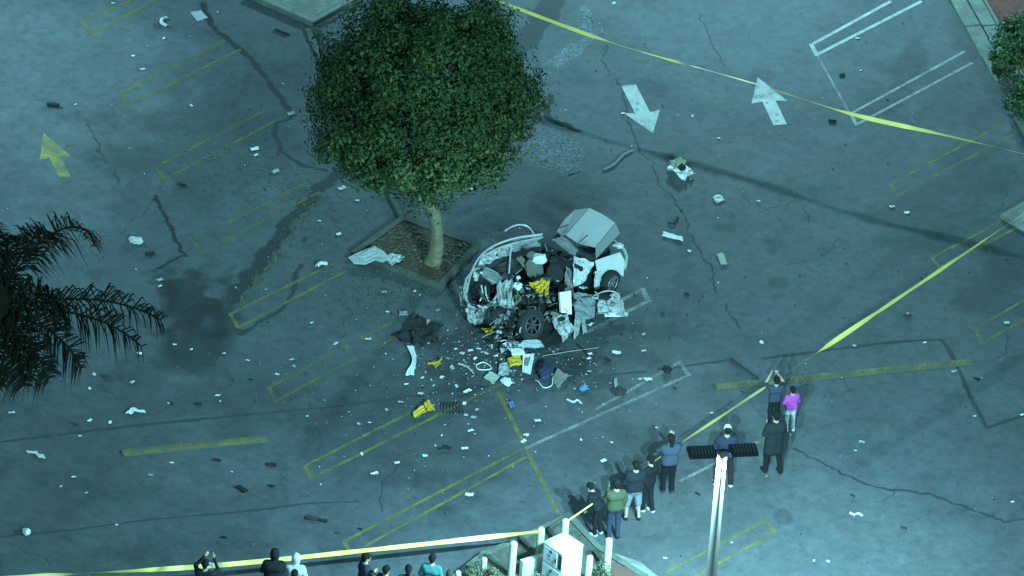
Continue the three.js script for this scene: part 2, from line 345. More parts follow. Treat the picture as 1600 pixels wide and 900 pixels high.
function speedBump(a, b, w, m) {
  const A = P(...a), B = P(...b), d = B.clone().sub(A), L = d.length(); d.normalize();
  const prof = []; for (let i = 0; i <= 10; i++) prof.push(new THREE.Vector2((i / 10 - 0.5) * w, Math.sin(Math.PI * i / 10) * 0.035));
  const g = new THREE.ExtrudeGeometry(new THREE.Shape(prof), { depth: L, bevelEnabled: false, steps: 20 });
  const M = new THREE.Matrix4().makeBasis(V(d.z, 0, -d.x), UP, d); M.setPosition(A); 
  g.applyMatrix4(M);
  const o = tag(obj('speed_bump', g, mat(0.088, 0.088, 0.086, { roughness: 0.95 })), 'low asphalt speed bump painted worn yellow across the aisle', 'speed bump', 'speed bumps');
  const prof2 = prof.map(p => new THREE.Vector2(p.x * 0.8, p.y + 0.004));
  const pos = [], uv = [], idx = [];
  for (let k = 0; k <= 24; k++) prof2.forEach((p, i) => { const q = A.clone().addScaledVector(d, L * (0.01 + 0.98 * k / 24)).addScaledVector(V(-d.z, 0, d.x), p.x); pos.push(q.x, Math.sin(Math.PI * (p.x / w + 0.5)) * 0.035 + 0.004, q.z); uv.push(q.x * 0.5, q.z * 0.5); });
  for (let k = 0; k < 24; k++) for (let i = 0; i < 10; i++) { const a0 = k * 11 + i; idx.push(a0, a0 + 11, a0 + 1, a0 + 1, a0 + 11, a0 + 12); }
  const s = new THREE.BufferGeometry(); s.setAttribute('position', new THREE.Float32BufferAttribute(pos, 3)); s.setAttribute('uv', new THREE.Float32BufferAttribute(uv, 2)); s.setIndex(idx); s.computeVertexNormals();
  obj('paint_coat', s, m, o); return o;
}
speedBump([1116, 605], [1522, 565], 0.30, yellowBump).userData.label = 'low speed bump painted worn yellow beside the pink shirted child';
speedBump([190, 708], [418, 685], 0.34, yellowBump).userData.label = 'short worn yellow speed bump lying alone on open asphalt';

// ---------------------------------------------------------------- concrete islands and kerbs
function noiseMap(N, fn, rep = 1) {
  const d = new Uint8Array(N * N * 4);
  for (let j = 0; j < N; j++) for (let i = 0; i < N; i++) { const c = fn(i, j); d.set([c[0], c[1], c[2], 255], (j * N + i) * 4); }
  const t = new THREE.DataTexture(d, N, N); t.wrapS = t.wrapT = THREE.MirroredRepeatWrapping; t.magFilter = THREE.LinearFilter; t.colorSpace = THREE.SRGBColorSpace; t.repeat.set(rep, rep); t.needsUpdate = true; return t;
}
const concMap = noiseMap(512, (i, j) => { const n = 0.55 * fbm(i * 0.02, j * 0.02, 4) + 0.3 * fbm(i * 0.12, j * 0.12, 2) + 0.15 * hash(i, j); const q = 95 + 95 * n; return [q * 0.98, q, q * 0.95]; }, 0.5);
const soilMap = noiseMap(512, (i, j) => { const n = 0.4 * fbm(i * 0.03, j * 0.03, 4) + 0.4 * fbm(i * 0.2, j * 0.2, 2) + 0.2 * hash(i, j); const q = 28 + 62 * n; return [q * 1.15, q * 0.92, q * 0.72]; }, 0.6);
const barkMulch = noiseMap(512, (i, j) => { const n = 0.3 * fbm(i * 0.05, j * 0.05, 3) + 0.7 * fbm(i * 0.35, j * 0.35, 2); const q = 40 + 150 * n * n * 1.4; return [q * 1.12, q * 0.62, q * 0.55]; }, 1.4);
const concrete = mat(0.72, 0.74, 0.70, { map: concMap, roughness: 0.9 }), soil = mat(1, 1, 1, { map: soilMap, roughness: 1 }), gravel = mat(1, 1, 1, { map: barkMulch, roughness: 1 });
const concDark = mat(0.40, 0.42, 0.40, { map: concMap, roughness: 0.95 });
// tree island: diamond of kerb round dark soil
const isl = [[548, 398], [627, 341], [752, 386], [690, 456]].map(p => P(...p));
const islC = isl.reduce((a, b) => a.add(b), V(0, 0, 0)).multiplyScalar(0.25);
const islIn = isl.map(p => p.clone().lerp(islC, 0.13));
struct('tree_island_kerb', slab(isl, 0, 0.11, islIn), mat(0.30, 0.31, 0.27, { map: concMap, roughness: 1 }));
{ const g = slab(islIn, -0.02, 0.09); struct('tree_island_soil', g, soil); }
// far island with its joints
{
  const pts = [[388, -2], [489, 42], [572, -4], [480, -60]].map(p => P(...p));
  const c = pts.reduce((a, b) => a.add(b), V(0, 0, 0)).multiplyScalar(0.25), inn = pts.map(p => p.clone().lerp(c, 0.16));
  struct('far_island_kerb', slab(pts, 0, 0.14, inn), concrete);
  struct('far_island_paving', slab(inn.map(p => p.clone().lerp(c, 0.012)), -0.02, 0.125), concrete);
  const path = [[480, 46], [505, 100], [541, 172], [596, 278], [628, 340]];
  for (let k = 0; k < path.length - 1; k++) {
    const A = P(...path[k]), B = P(...path[k + 1]), d = B.clone().sub(A).normalize(), n = V(-d.z, 0, d.x).multiplyScalar(0.07); A.addScaledVector(d, 0.02); B.addScaledVector(d, -0.02);
    struct('divider_kerb', slab([A.clone().add(n), B.clone().add(n), B.clone().sub(n), A.clone().sub(n)], 0, 0.05), concDark);
  }
}
// kerb, pavement and planting strip at the lot's edge
{
  const A = P(1470, -20), B = P(1612, 236), d = B.clone().sub(A).normalize(), n = V(-d.z, 0, d.x); if (n.x < 0) n.negate();
  const q = (f, s) => A.clone().addScaledVector(d, f).addScaledVector(n, s);
  const L = 15, band = (s0, s1, y0, y1, a = -4, b = L) => slab([q(a, s0), q(b, s0), q(b, s1), q(a, s1)], y0, y1);
  for (let k = 0; k < 6; k++) struct('kerb', band(0, 0.42, 0, 0.14, -4 + k * 3.1, -4 + k * 3.1 + 3.08), concrete);
  for (let k = 0; k < 6; k++) struct('gutter_slab', band(0.48, 0.86, -0.02, 0.10, -4 + k * 3.1, -4 + k * 3.1 + 3.07), concrete);
  struct('edging_kerb', band(0.87, 0.94, 0, 0.16, -4, 13), concrete);
  struct('planting_bed', band(0.95, 2.05, -0.02, 0.11), gravel);
  struct('pavement', band(2.06, 6, -0.02, 0.13), mat(0.95, 0.97, 0.95, { map: concMap, roughness: 0.9 }));
}
// small kerb end at the right edge
struct('island_kerb', slab([[1562, 341], [1612, 312], [1650, 330], [1600, 362]].map(p => P(...p)), 0, 0.12), concrete);
// island with cabinet and bollards
const bi = [[889, 806], [938, 858], [1012, 905], [1075, 985], [820, 1030], [668, 935], [752, 868], [806, 846]].map(p => P(...p));
const biC = bi.reduce((a, b) => a.add(b), V(0, 0, 0)).multiplyScalar(1 / bi.length), biIn = bi.map(p => p.clone().lerp(biC, 0.1));
struct('bollard_island_kerb', slab(bi, 0, 0.14, biIn), concDark);
struct('bollard_island_soil', slab(biIn, -0.02, 0.10), mat(0.9, 0.95, 0.95, { map: noiseMap(512, (i, j) => { const n = 0.5 * fbm(i * 0.03, j * 0.03, 4) + 0.3 * fbm(i * 0.25, j * 0.25, 2) + 0.2 * hash(i, j), q = 40 + 90 * n; return [q, q * 0.98, q * 0.9]; }, 0.6), roughness: 1 }));
struct('walkway', slab([[958, 866], [1000, 880], [1070, 935], [1120, 1000], [1075, 1000], [1014, 909]].map(p => P(...p)), -0.02, 0.05), concrete);
struct('red_paving', slab([[948, 884], [990, 896], [1030, 940], [980, 950]].map(p => P(...p)), 0.09, 0.125), mat(0.13, 0.06, 0.05, { roughness: 0.9 }));

// ---------------------------------------------------------------- street tree
const leafMat = new THREE.MeshStandardMaterial({ vertexColors: true, roughness: 0.62, side: THREE.DoubleSide });
const barkMat = mat(0.30, 0.27, 0.20, { roughness: 0.95, map: noiseMap(256, (i, j) => { const q = 120 + 130 * (0.6 * fbm(i * 0.16, j * 0.03, 3) + 0.4 * hash(i, j)); return [q, q, q * 0.9]; }) });
{
  const base = P(676, 410, 0.09), t = thing('street_tree', base, 'bushy green tree standing in the soil island behind the wrecked vehicle', 'tree');
  const limb = (pts, r0, r1) => {
    const g = tube(pts, 1, 14, 9), c = new THREE.CatmullRomCurve3(pts), p = g.attributes.position, o = V();
    for (let i = 0; i < p.count; i++) {
      const f = Math.floor(i / 10) / 14; c.getPointAt(Math.min(1, f), o);
      const r = (r0 + (r1 - r0) * f) * (1 + 0.16 * perlin.noise(i * 0.9, f * 6, 2) + (f < 0.12 ? 0.35 * (1 - f / 0.12) : 0));
      p.setXYZ(i, o.x + (p.getX(i) - o.x) * r, o.y + (p.getY(i) - o.y) * r, o.z + (p.getZ(i) - o.z) * r);
    }
    g.computeVertexNormals(); return g;
  };
  const fork = V(-0.26, 1.95, 0.05);
  const limbs = [limb([V(0, -0.12, 0), V(0.06, 0.6, 0.02), V(-0.02, 1.3, 0.03), fork.clone()], 0.20, 0.155)];
  for (let k = 0; k < 8; k++) {
    const a = k * 0.8 + rr(0, 0.4), R = rr(0.9, 2.0), H = rr(3.6, 5.6);
    limbs.push(limb([fork.clone(), V(fork.x + Math.cos(a) * R * 0.25, 2.5, fork.z + Math.sin(a) * R * 0.25), V(fork.x + Math.cos(a) * R * 0.65, H * 0.75, fork.z + Math.sin(a) * R * 0.65), V(fork.x + Math.cos(a) * R, H, fork.z + Math.sin(a) * R)], 0.10, 0.025));
  }
  obj('trunk', limbs, barkMat, t);
  // crown: clumps spread over a broad egg, leaves round each clump
  const C = V(-0.42, 4.72, -0.1), clumps = [];
  for (let k = 0; k < 380; k++) {
    const d = V(rr(-1, 1), rr(-1, 1), rr(-1, 1)); if (d.length() > 1 || d.length() < 0.2) { k--; continue; }
    d.normalize(); const f = 0.45 + 0.55 * Math.pow(rnd(), 0.45);
    const wide = (d.y < 0 ? 1 + 0.16 * d.y : 1) * (0.95 + 0.34 * perlin.noise(d.x * 1.8 + 3, d.y * 1.8, d.z * 1.8));
    clumps.push({ c: V(C.x + d.x * 3.0 * f * wide, C.y + d.y * 2.75 * f * wide, C.z + d.z * 2.9 * f * wide), r: rr(0.26, 0.66), g: rr(0.75, 1.3), y: rr(0.85, 1.2), d });
  }
  let cc; const n = V();
  const g = leafCloud(74000, () => {
    cc = clumps[Math.floor(rnd() * clumps.length)];
    n.set(rr(-1, 1), rr(-1, 1), rr(-1, 1)).normalize(); const r = cc.r * Math.pow(rnd(), 0.4);
    const p = V(cc.c.x + n.x * r * 1.15, cc.c.y + n.y * r * 0.9, cc.c.z + n.z * r * 1.15); if (rnd() < 0.12) p.addScaledVector(n, rr(0, 0.3));
    n.multiplyScalar(0.7).addScaledVector(cc.d, 0.6).normalize();
    return { p, n: n.clone() };
  }, 0.125, () => { const k = cc.g * rr(0.7, 1.35); return rnd() < 0.03 ? [0.09 * k, 0.085 * k, 0.03] : [0.050 * k * cc.y, 0.088 * k, 0.022 * k]; });
  obj('crown', g, leafMat, t);
}

// ---------------------------------------------------------------- feather palm at the left
{
  const H = 6.4, top = P(-6, 486, H), base = V(top.x - 0.15, 0, top.z + 0.1);
  const t = thing('palm_tree', base, 'feather palm with dark drooping fronds at the edge of the lot', 'tree');
  const tp = top.clone().sub(base), tr = [];
  for (let k = 0; k < 26; k++) { const f = k / 26, g = new THREE.CylinderGeometry(0.15 - 0.03 * f, 0.19 - 0.03 * f, H / 26 * 1.02, 12); g.translate(tp.x * f, H * (f + 0.5 / 26), tp.z * f); tr.push(g); }
  obj('trunk', tr, mat(0.13, 0.11, 0.09, { roughness: 1 }), t);
  const pm = (r, g, b) => { const m = new THREE.MeshPhysicalMaterial({ roughness: 0.95, specularIntensity: 0.15, side: THREE.DoubleSide }); m.color.setRGB(r, g, b); return m; }, fm = pm(0.013, 0.015, 0.009), fb = pm(0.018, 0.015, 0.010);
  obj('crown_heart', lump(tp.x, tp.y + 0.1, tp.z, 0.36, 0.6, 0.36, 0.3, 3), fb, t);
  const frond = (az, el, len, droop) => {
    const dir = V(Math.cos(az), 0, Math.sin(az)), side = V(-dir.z, 0, dir.x), pts = [];
    let e = el, p = tp.clone(); const S = 14;
    for (let k = 0; k <= S; k++) { pts.push(p.clone()); p.addScaledVector(dir, Math.cos(e) * len / S).addScaledVector(UP, Math.sin(e) * len / S); e -= droop / S * (0.4 + 1.2 * k / S); }
    const c = new THREE.CatmullRomCurve3(pts), r = c.getPoints(60), f = obj('frond', tube(pts, 0.026, 20, 5), fb, t);
    const pos = [];
    for (let k = 5; k <= 60; k++) for (const s of [-1, 1]) for (let q = 0; q < 2; q++) {
      const a = r[Math.min(60, k)].clone(), tn = r[Math.min(60, k + 1)].clone().sub(r[k - 1]).normalize();
      a.addScaledVector(tn, q * len / 120);
      if (rnd() < 0.5) continue; const L = (0.34 + 0.80 * Math.sin(Math.PI * Math.min(1, 0.10 + 0.86 * k / 60))) * rr(0.75, 1.12), sp = rr(0.30, 0.75), up = rr(-0.15, 0.5);
      const d = tn.clone().multiplyScalar(sp).addScaledVector(side, s * 1.0).addScaledVector(UP, up).normalize();
      const m = a.clone().addScaledVector(d, L * 0.5), e2 = a.clone().addScaledVector(d, L * 0.92).addScaledVector(UP, -L * rr(0.35, 0.75));
      const w = tn.clone().multiplyScalar(0.021);
      const A1 = a.clone().sub(w), A2 = a.clone().add(w), M1 = m.clone().sub(w), M2 = m.clone().add(w);
      for (const v of [A1, A2, M2, A1, M2, M1, M1, M2, e2]) pos.push(v.x, v.y, v.z);
    }
    const g = new THREE.BufferGeometry(); g.setAttribute('position', new THREE.Float32BufferAttribute(pos, 3)); g.computeVertexNormals();
    const l = obj('leaflet', g, fm, f); l.userData.kind = 'stuff';
  };
  // fronds in view: one arching far and over, one reaching right along the ground, others round the crown
  frond(-0.80, 1.12, 4.3, 2.75); frond(-1.15, 0.9, 3.6, 2.2); frond(0.06, 0.42, 4.15, 1.0); frond(0.16, 0.30, 3.8, 1.1); frond(0.36, 0.1, 2.7, 1.4); frond(0.6, -0.3, 2.2, 1.0); frond(-0.45, 0.6, 2.0, 2.2);
  frond(0.95, -0.4, 2.0, 1.0); frond(1.5, -0.4, 2.0, 1.0); frond(-1.5, 0.8, 3.2, 2.0);
  for (const a of [2.1, 2.7, 3.3, 3.9, 4.5]) frond(a, rr(0.2, 0.8), 3.2, rr(1.2, 1.8));
}

// ---------------------------------------------------------------- shrubs
function shrub(base, w, h, label, n, size, tone, group) {
  const t = thing('shrub', base, label, 'shrub', group), st = [], cl = [];
  for (let k = 0; k < 6; k++) { const a = k * 1.05, R = w * 0.3; st.push(tube([V(0, -0.04, 0), V(Math.cos(a) * R * 0.4, h * 0.4, Math.sin(a) * R * 0.4), V(Math.cos(a) * R, h * 0.75, Math.sin(a) * R)], 0.015, 8, 5)); }
  obj('stem', st, barkMat, t).userData.kind = 'stuff';
  for (let k = 0; k < 26; k++) { const a = rr(0, 6.28), f = Math.sqrt(rnd()) * 0.42; cl.push({ c: V(Math.cos(a) * w * f, h * rr(0.2, 0.86), Math.sin(a) * w * f), r: Math.min(w, h) * rr(0.12, 0.24), g: rr(0.7, 1.35) }); }
  let c; const g = leafCloud(n, () => { c = cl[Math.floor(rnd() * cl.length)]; const d = V(rr(-1, 1), rr(-1, 1), rr(-1, 1)).normalize(); const p = c.c.clone().addScaledVector(d, c.r * Math.pow(rnd(), 0.4)); p.y = Math.max(0.03, p.y); return { p, n: d }; }, size, () => { const k = c.g * rr(0.7, 1.4); return tone.map(x => x * k); });
  obj('foliage', g, leafMat, t);
}
shrub(P(1592, 112, 0.11), 1.7, 1.7, 'dense green shrub growing over the kerb of the lot, taller one', 2600, 0.12, [0.05, 0.10, 0.03], 'shrubs along the lot edge');
shrub(P(1570, 128, 0.11), 1.0, 0.95, 'lower green shrub spreading beside the taller one on the lot edge', 1500, 0.11, [0.06, 0.115, 0.035], 'shrubs along the lot edge');
shrub(P(1606, 178, 0.11), 1.3, 1.2, 'green shrub at the end of the red planting bed', 1800, 0.12, [0.05, 0.10, 0.03], 'shrubs along the lot edge');
shrub(P(752, 915, 0.1), 0.9, 0.6, 'dry olive shrub in the bollard island beside the short bollards', 1500, 0.06, [0.13, 0.14, 0.07], 'dry shrubs in the bollard island');
shrub(P(842, 938, 0.1), 0.8, 0.62, 'dry olive shrub in front of the white utility cabinet', 1500, 0.06, [0.14, 0.145, 0.075], 'dry shrubs in the bollard island');
shrub(P(933, 912, 0.1), 0.7, 0.6, 'dark weedy shrub between the bollards right of the cabinet', 1100, 0.06, [0.07, 0.09, 0.05], 'dry shrubs in the bollard island');

// ---------------------------------------------------------------- light pole with two lamp heads
function lampPost(base, H, label, power) {
  const t = thing('lamp_post', base, label, 'lamp post', 'lamp posts of the lot');
  const s = new THREE.CylinderGeometry(0.115, 0.165, H, 4, 1); s.rotateY(Math.PI / 4 + 0.5); s.translate(0, H / 2, 0);
  obj('post', prep(s), mat(0.15, 0.13, 0.115, { roughness: 0.4, metalness: 0.2 }), t);
  const b = new THREE.CylinderGeometry(0.32, 0.34, 0.7, 24); b.translate(0, 0.35, 0); obj('footing', b, concrete, t);
  const head = mat(0.012, 0.013, 0.014, { roughness: 0.5 }), fin = mat(0.10, 0.10, 0.10, { roughness: 0.5, metalness: 0.6 });
  for (const sx of [-1, 1]) {
    const x = sx * 0.50, z = sx * -0.12, ry = 0.22;
    const h = obj('lamp_head', box(0.66, 0.09, 0.44, x, H - 0.02, z, ry), head, t);
    const f = []; for (let k = -3; k <= 3; k++) f.push(box(0.05, 0.03, 0.30, x + k * 0.075, H + 0.04, z - k * 0.017, ry));
    obj('cooling_fin', f, fin, h).userData.kind = 'stuff';
    obj('arm', box(0.3, 0.06, 0.07, sx * 0.12, H - 0.01, sx * -0.03, ry), head, t);
    const lens = mat(0.8, 0.8, 0.8, { roughness: 0.4 }); lens.emissive.setRGB(0.7, 1, 0.95); lens.emissiveIntensity = 2;
    obj('lens', box(0.56, 0.012, 0.34, x, H - 0.075, z, ry), lens, h);
    const l = new THREE.SpotLight(new THREE.Color().setRGB(0.41, 1.0, 1.18), power, 0, 1.47, 0.1, 2);
    l.position.set(x, H - 0.12, z); l.target.position.set(x, 0, z); l.castShadow = true; l.shadow.radius = 3; l.shadow.mapSize.set(1024, 1024); l.name = 'lamp_light';
    t.add(l, l.target); l.target.name = 'lamp_target';
  }
}
{ const top = P(1129, 704, 7.8); lampPost(V(top.x, 0, top.z), 7.8, 'tall pale lamp post with two flat black heads among the onlookers', 340); }
lampPost(P(1200, -400), 7.8, 'lamp post with two black heads beyond the upper barrier tape', 400);   // its light throws that tape's shadow towards the wreck
lampPost(P(-420, -40), 7.8, 'lamp post with two black heads beyond the yellow pavement arrow', 150);

// ---------------------------------------------------------------- utility cabinet and bollards
const whitePaint = mat(0.52, 0.52, 0.50, { roughness: 0.5 });
{
  const H = 1.36, c = P(881, 845, H), base = V(c.x, 0.1, c.z);
  const t = thing('utility_cabinet', base, 'white metal utility cabinet with a peaked lid among white bollards', 'utility cabinet');
  t.rotation.y = -0.80;
  const W = 0.68, D = 0.68, h = H - 0.1;
  obj('plinth', box(W + 0.16, 0.12, D + 0.16, 0, 0.06, 0), concrete, t);
  obj('body', box(W, h - 0.20, D, 0, 0.12 + (h - 0.20) / 2, 0), whitePaint, t);
  const lid = new THREE.CylinderGeometry(0.40 * 1.0, 0.51, 0.08, 4); lid.rotateY(Math.PI / 4); lid.translate(0, h - 0.04, 0);
  obj('lid', [prep(lid)], whitePaint, t);
  const dm = mat(0.50, 0.56, 0.60, { roughness: 0.5 });
  const d1 = obj('door', box(W * 0.70, 0.42, 0.02, -0.07, h - 0.36, D / 2 + 0.012), dm, t);
  obj('handle', box(0.03, 0.12, 0.03, W * 0.22, h - 0.36, D / 2 + 0.036), mat(0.03, 0.03, 0.03), d1);
  const ink = mat(0.04, 0.05, 0.06);
  const em = new THREE.CircleGeometry(0.045, 18); em.translate(-0.05, h - 0.22, D / 2 + 0.026); obj('emblem', em, ink, d1);
  obj('caution_print', [box(0.10, 0.018, 0.003, -0.10, h - 0.34, D / 2 + 0.026), box(0.07, 0.018, 0.003, -0.11, h - 0.38, D / 2 + 0.026), box(0.09, 0.018, 0.003, -0.10, h - 0.46, D / 2 + 0.026)], ink, d1).userData.kind = 'stuff';
  obj('vent_slot', box(0.10, 0.40, 0.016, W * 0.42, h - 0.36, D / 2 + 0.01), mat(0.02, 0.022, 0.03), t);
  const d2 = obj('door', box(W * 0.9, 0.36, 0.02, 0, h - 0.84, D / 2 + 0.012), dm, t);
  obj('handle', box(0.06, 0.07, 0.03, 0.02, h - 0.74, D / 2 + 0.036), ink, d2);
}
const cremePaint = mat(0.52, 0.49, 0.38, { roughness: 0.6 });
function bollard(u, v, h, label, r = 0.095) {
  const p = P(u, v, h), t = thing('bollard', V(p.x, 0.08, p.z), label, 'bollard', 'white steel bollards round the cabinet');
  const g = new THREE.LatheGeometry([[0, h - 0.08], [r * 0.5, h - 0.085], [r * 0.85, h - 0.105], [r, h - 0.15], [r, 0]].map(a => new THREE.Vector2(...a)), 18);
  obj('post', g, cremePaint, t);
  const b = new THREE.TorusGeometry(r + 0.012, 0.018, 6, 20); b.rotateX(Math.PI / 2); b.translate(0, 0.02, 0); obj('collar', b, concrete, t);
}
bollard(846, 824, 1.06, 'white bollard with the yellow tape wrapped round its top');
bollard(884, 811, 1.06, 'white bollard standing behind the utility cabinet');
bollard(803, 846, 1.14, 'tall white bollard left of the utility cabinet');
bollard(952, 841, 1.14, 'tall white bollard beside the person in green jacket');
bollard(922, 868, 1.0, 'short white bollard right of the utility cabinet', 0.085);
bollard(757, 871, 0.72, 'low white bollard behind the dry shrub', 0.075);
bollard(716, 892, 0.72, 'low white bollard at the tip of the island', 0.075);
{
  const A = P(815, 878, 0.55), B = P(850, 868, 0.55), d = B.clone().sub(A), L = d.length(), c = A.clone().lerp(B, 0.5);
  const g = box(L, 0.5, 0.14, 0, 0.25, 0, -Math.atan2(d.z, d.x)); g.translate(c.x, 0.08, c.z);
  tag(obj('planter_wall', g, whitePaint), 'short white wall joining the utility cabinet', 'wall');
}

// ---------------------------------------------------------------- barrier tape
const tapeMat = mat(0.85, 0.64, 0.16, { roughness: 0.4 });
function tape(pts, label, w = 0.10, twists = 1, bunch = []) {
  const c = new THREE.CatmullRomCurve3(pts), N = 220, pos = [], idx = [], L = c.getLength();
  for (let i = 0; i <= N; i++) {
    const f = i / N, p = c.getPointAt(f), t = c.getTangentAt(f), s = V(0, 0, 0).crossVectors(t, UP).normalize(), u = V(0, 0, 0).crossVectors(s, t).normalize();
    const a = 0.95 + 0.55 * Math.sin(f * twists * 6.28 + L) + 1.1 * Math.max(0, Math.sin(f * twists * 9.1 + 1.3) - 0.72) * 3.0 + 0.12 * Math.sin(f * 61);
    const d = u.multiplyScalar(Math.sin(a)).addScaledVector(s, Math.cos(a)).multiplyScalar(w / 2 * bunch.reduce((m, [f0, f1]) => Math.min(m, 1 - 0.72 * THREE.MathUtils.smoothstep(f, f0 - 0.02, f0 + 0.02) * (1 - THREE.MathUtils.smoothstep(f, f1 - 0.02, f1 + 0.02))), 1));
    const n = V(0, 0, 0).crossVectors(d, t).normalize().multiplyScalar(0.0012);
    for (const q of [p.clone().add(d).add(n), p.clone().sub(d).add(n), p.clone().sub(d).sub(n), p.clone().add(d).sub(n)]) pos.push(q.x, q.y, q.z);
  }
  for (let i = 0; i < N; i++) for (let k = 0; k < 4; k++) { const a = i * 4 + k, b = i * 4 + (k + 1) % 4; idx.push(a, a + 4, b, b, a + 4, b + 4); }
  const g = new THREE.BufferGeometry(); g.setAttribute('position', new THREE.Float32BufferAttribute(pos, 3)); g.setIndex(idx); g.computeVertexNormals();
  return tag(obj('barrier_tape', g, tapeMat), label, 'barrier tape', 'yellow barrier tape lines');
}
tape([P(846, 830, 0.98), P(590, 858, 0.96), P(330, 884, 0.98), P(60, 900, 1.0), P(-120, 912, 1.0)], 'yellow barrier tape running from the bollard island past the hooded onlookers', 0.12, 1);
tape([P(884, 816, 1.0), P(948, 772, 0.98), P(1060, 695, 0.97), P(1230, 582, 0.98), P(1420, 455, 1.0), P(1660, 293, 1.05)], 'yellow barrier tape stretched behind the standing onlookers and the lamp post', 0.13, 1.3, [[-0.1, 0.10], [0.40, 0.50], [0.84, 0.90]]);
tape([P(700, -28, 1.1), P(800, 10, 1.08), P(960, 68, 1.06), P(1180, 131, 1.05), P(1330, 178, 1.06), P(1480, 212, 1.08), P(1690, 262, 1.1)], 'yellow barrier tape crossing above the white pavement arrows', 0.115, 2.0, [[0.26, 0.37], [0.56, 0.64], [0.84, 0.93]]);

console.log('setting done');
// ---------------------------------------------------------------- people
function surfaceNets(f, lo, hi, cell) {      // f(x,y,z) < 0 inside -> geometry
  const nx = Math.ceil((hi.x - lo.x) / cell) + 1, ny = Math.ceil((hi.y - lo.y) / cell) + 1, nz = Math.ceil((hi.z - lo.z) / cell) + 1;
  const F = new Float32Array(nx * ny * nz), id = new Int32Array(nx * ny * nz).fill(-1), at = (i, j, k) => (k * ny + j) * nx + i;
  for (let k = 0; k < nz; k++) for (let j = 0; j < ny; j++) for (let i = 0; i < nx; i++) F[at(i, j, k)] = f(lo.x + i * cell, lo.y + j * cell, lo.z + k * cell);
  const pos = [], idx = [];
  for (let k = 0; k < nz - 1; k++) for (let j = 0; j < ny - 1; j++) for (let i = 0; i < nx - 1; i++) {
    let n = 0, x = 0, y = 0, z = 0; const c = [];
    for (let q = 0; q < 8; q++) c.push(F[at(i + (q & 1), j + (q >> 1 & 1), k + (q >> 2))]);
    for (let q = 0; q < 8; q++) for (const b of [1, 2, 4]) if (!(q & b)) {
      const A = c[q], B = c[q | b]; if ((A < 0) === (B < 0)) continue;
      const t = A / (A - B); n++;
      x += (q & 1) + (b === 1 ? t : 0); y += (q >> 1 & 1) + (b === 2 ? t : 0); z += (q >> 2) + (b === 4 ? t : 0);
    }
    if (n) { id[at(i, j, k)] = pos.length / 3; pos.push(lo.x + (i + x / n) * cell, lo.y + (j + y / n) * cell, lo.z + (k + z / n) * cell); }
  }
  const quad = (a, b, c, d, flip) => { if (a < 0 || b < 0 || c < 0 || d < 0) return; flip ? idx.push(a, c, b, a, d, c) : idx.push(a, b, c, a, c, d); };
  for (let k = 1; k < nz - 1; k++) for (let j = 1; j < ny - 1; j++) for (let i = 1; i < nx - 1; i++) {
    const a = F[at(i, j, k)] < 0;
    if (a !== F[at(i + 1, j, k)] < 0) quad(id[at(i, j - 1, k - 1)], id[at(i, j, k - 1)], id[at(i, j, k)], id[at(i, j - 1, k)], !a);
    if (a !== F[at(i, j + 1, k)] < 0) quad(id[at(i - 1, j, k - 1)], id[at(i - 1, j, k)], id[at(i, j, k)], id[at(i, j, k - 1)], !a);
    if (a !== F[at(i, j, k + 1)] < 0) quad(id[at(i - 1, j - 1, k)], id[at(i, j - 1, k)], id[at(i, j, k)], id[at(i - 1, j, k)], !a);
  }
  const g = new THREE.BufferGeometry(); g.setAttribute('position', new THREE.Float32BufferAttribute(pos, 3)); g.setIndex(idx); g.computeVertexNormals(); return g;
}
function capsule(b, x, y, z) {               // distance to a tapered capsule
  const ax = x - b.a[0], ay = y - b.a[1], az = z - b.a[2], t = Math.max(0, Math.min(1, (ax * b.d[0] + ay * b.d[1] + az * b.d[2]) / b.l));
  return Math.hypot(ax - b.d[0] * t, ay - b.d[1] * t, az - b.d[2] * t) - (b.r + (b.s - b.r) * t);
}
const bone = (a, b, r, s, c) => { const d = [b[0] - a[0], b[1] - a[1], b[2] - a[2]]; return { a, b, d, r, s: s ?? r, c, l: Math.max(1e-9, d[0] * d[0] + d[1] * d[1] + d[2] * d[2]) }; };
function flesh(bones, cell, k) {
  const lo = V(9, 9, 9), hi = V(-9, -9, -9);
  for (const b of bones) for (const [p, r] of [[b.a, b.r], [b.b, b.s]]) { lo.min(V(p[0] - r, p[1] - r, p[2] - r)); hi.max(V(p[0] + r, p[1] + r, p[2] + r)); }
  lo.subScalar(cell * 3); hi.addScalar(cell * 3);
  const f = (x, y, z) => {
    let m = 9;
    for (const b of bones) { const d = capsule(b, x, y, z), h = Math.max(0, Math.min(1, 0.5 + 0.5 * (m - d) / k)); m = m + (d - m) * h - k * h * (1 - h); }
    return m;
  };
  const g = surfaceNets(f, lo, hi, cell), p = g.attributes.position, col = new Float32Array(p.count * 3);
  for (let i = 0; i < p.count; i++) {
    let best = 9, c = null; const x = p.getX(i), y = p.getY(i), z = p.getZ(i);
    for (const b of bones) { const d = capsule(b, x, y, z) - (b.pri ?? 0); if (d < best) { best = d; c = b.c; } }
    col.set(c, i * 3);
  }
  g.setAttribute('color', new THREE.BufferAttribute(col, 3)); return g;
}
const personMat = new THREE.MeshPhysicalMaterial({ vertexColors: true, roughness: 0.95, specularIntensity: 0.35, side: THREE.DoubleSide });
const SKIN = [0.38, 0.25, 0.18], HAIR = [0.012, 0.010, 0.009], BLACK = [0.016, 0.017, 0.020];
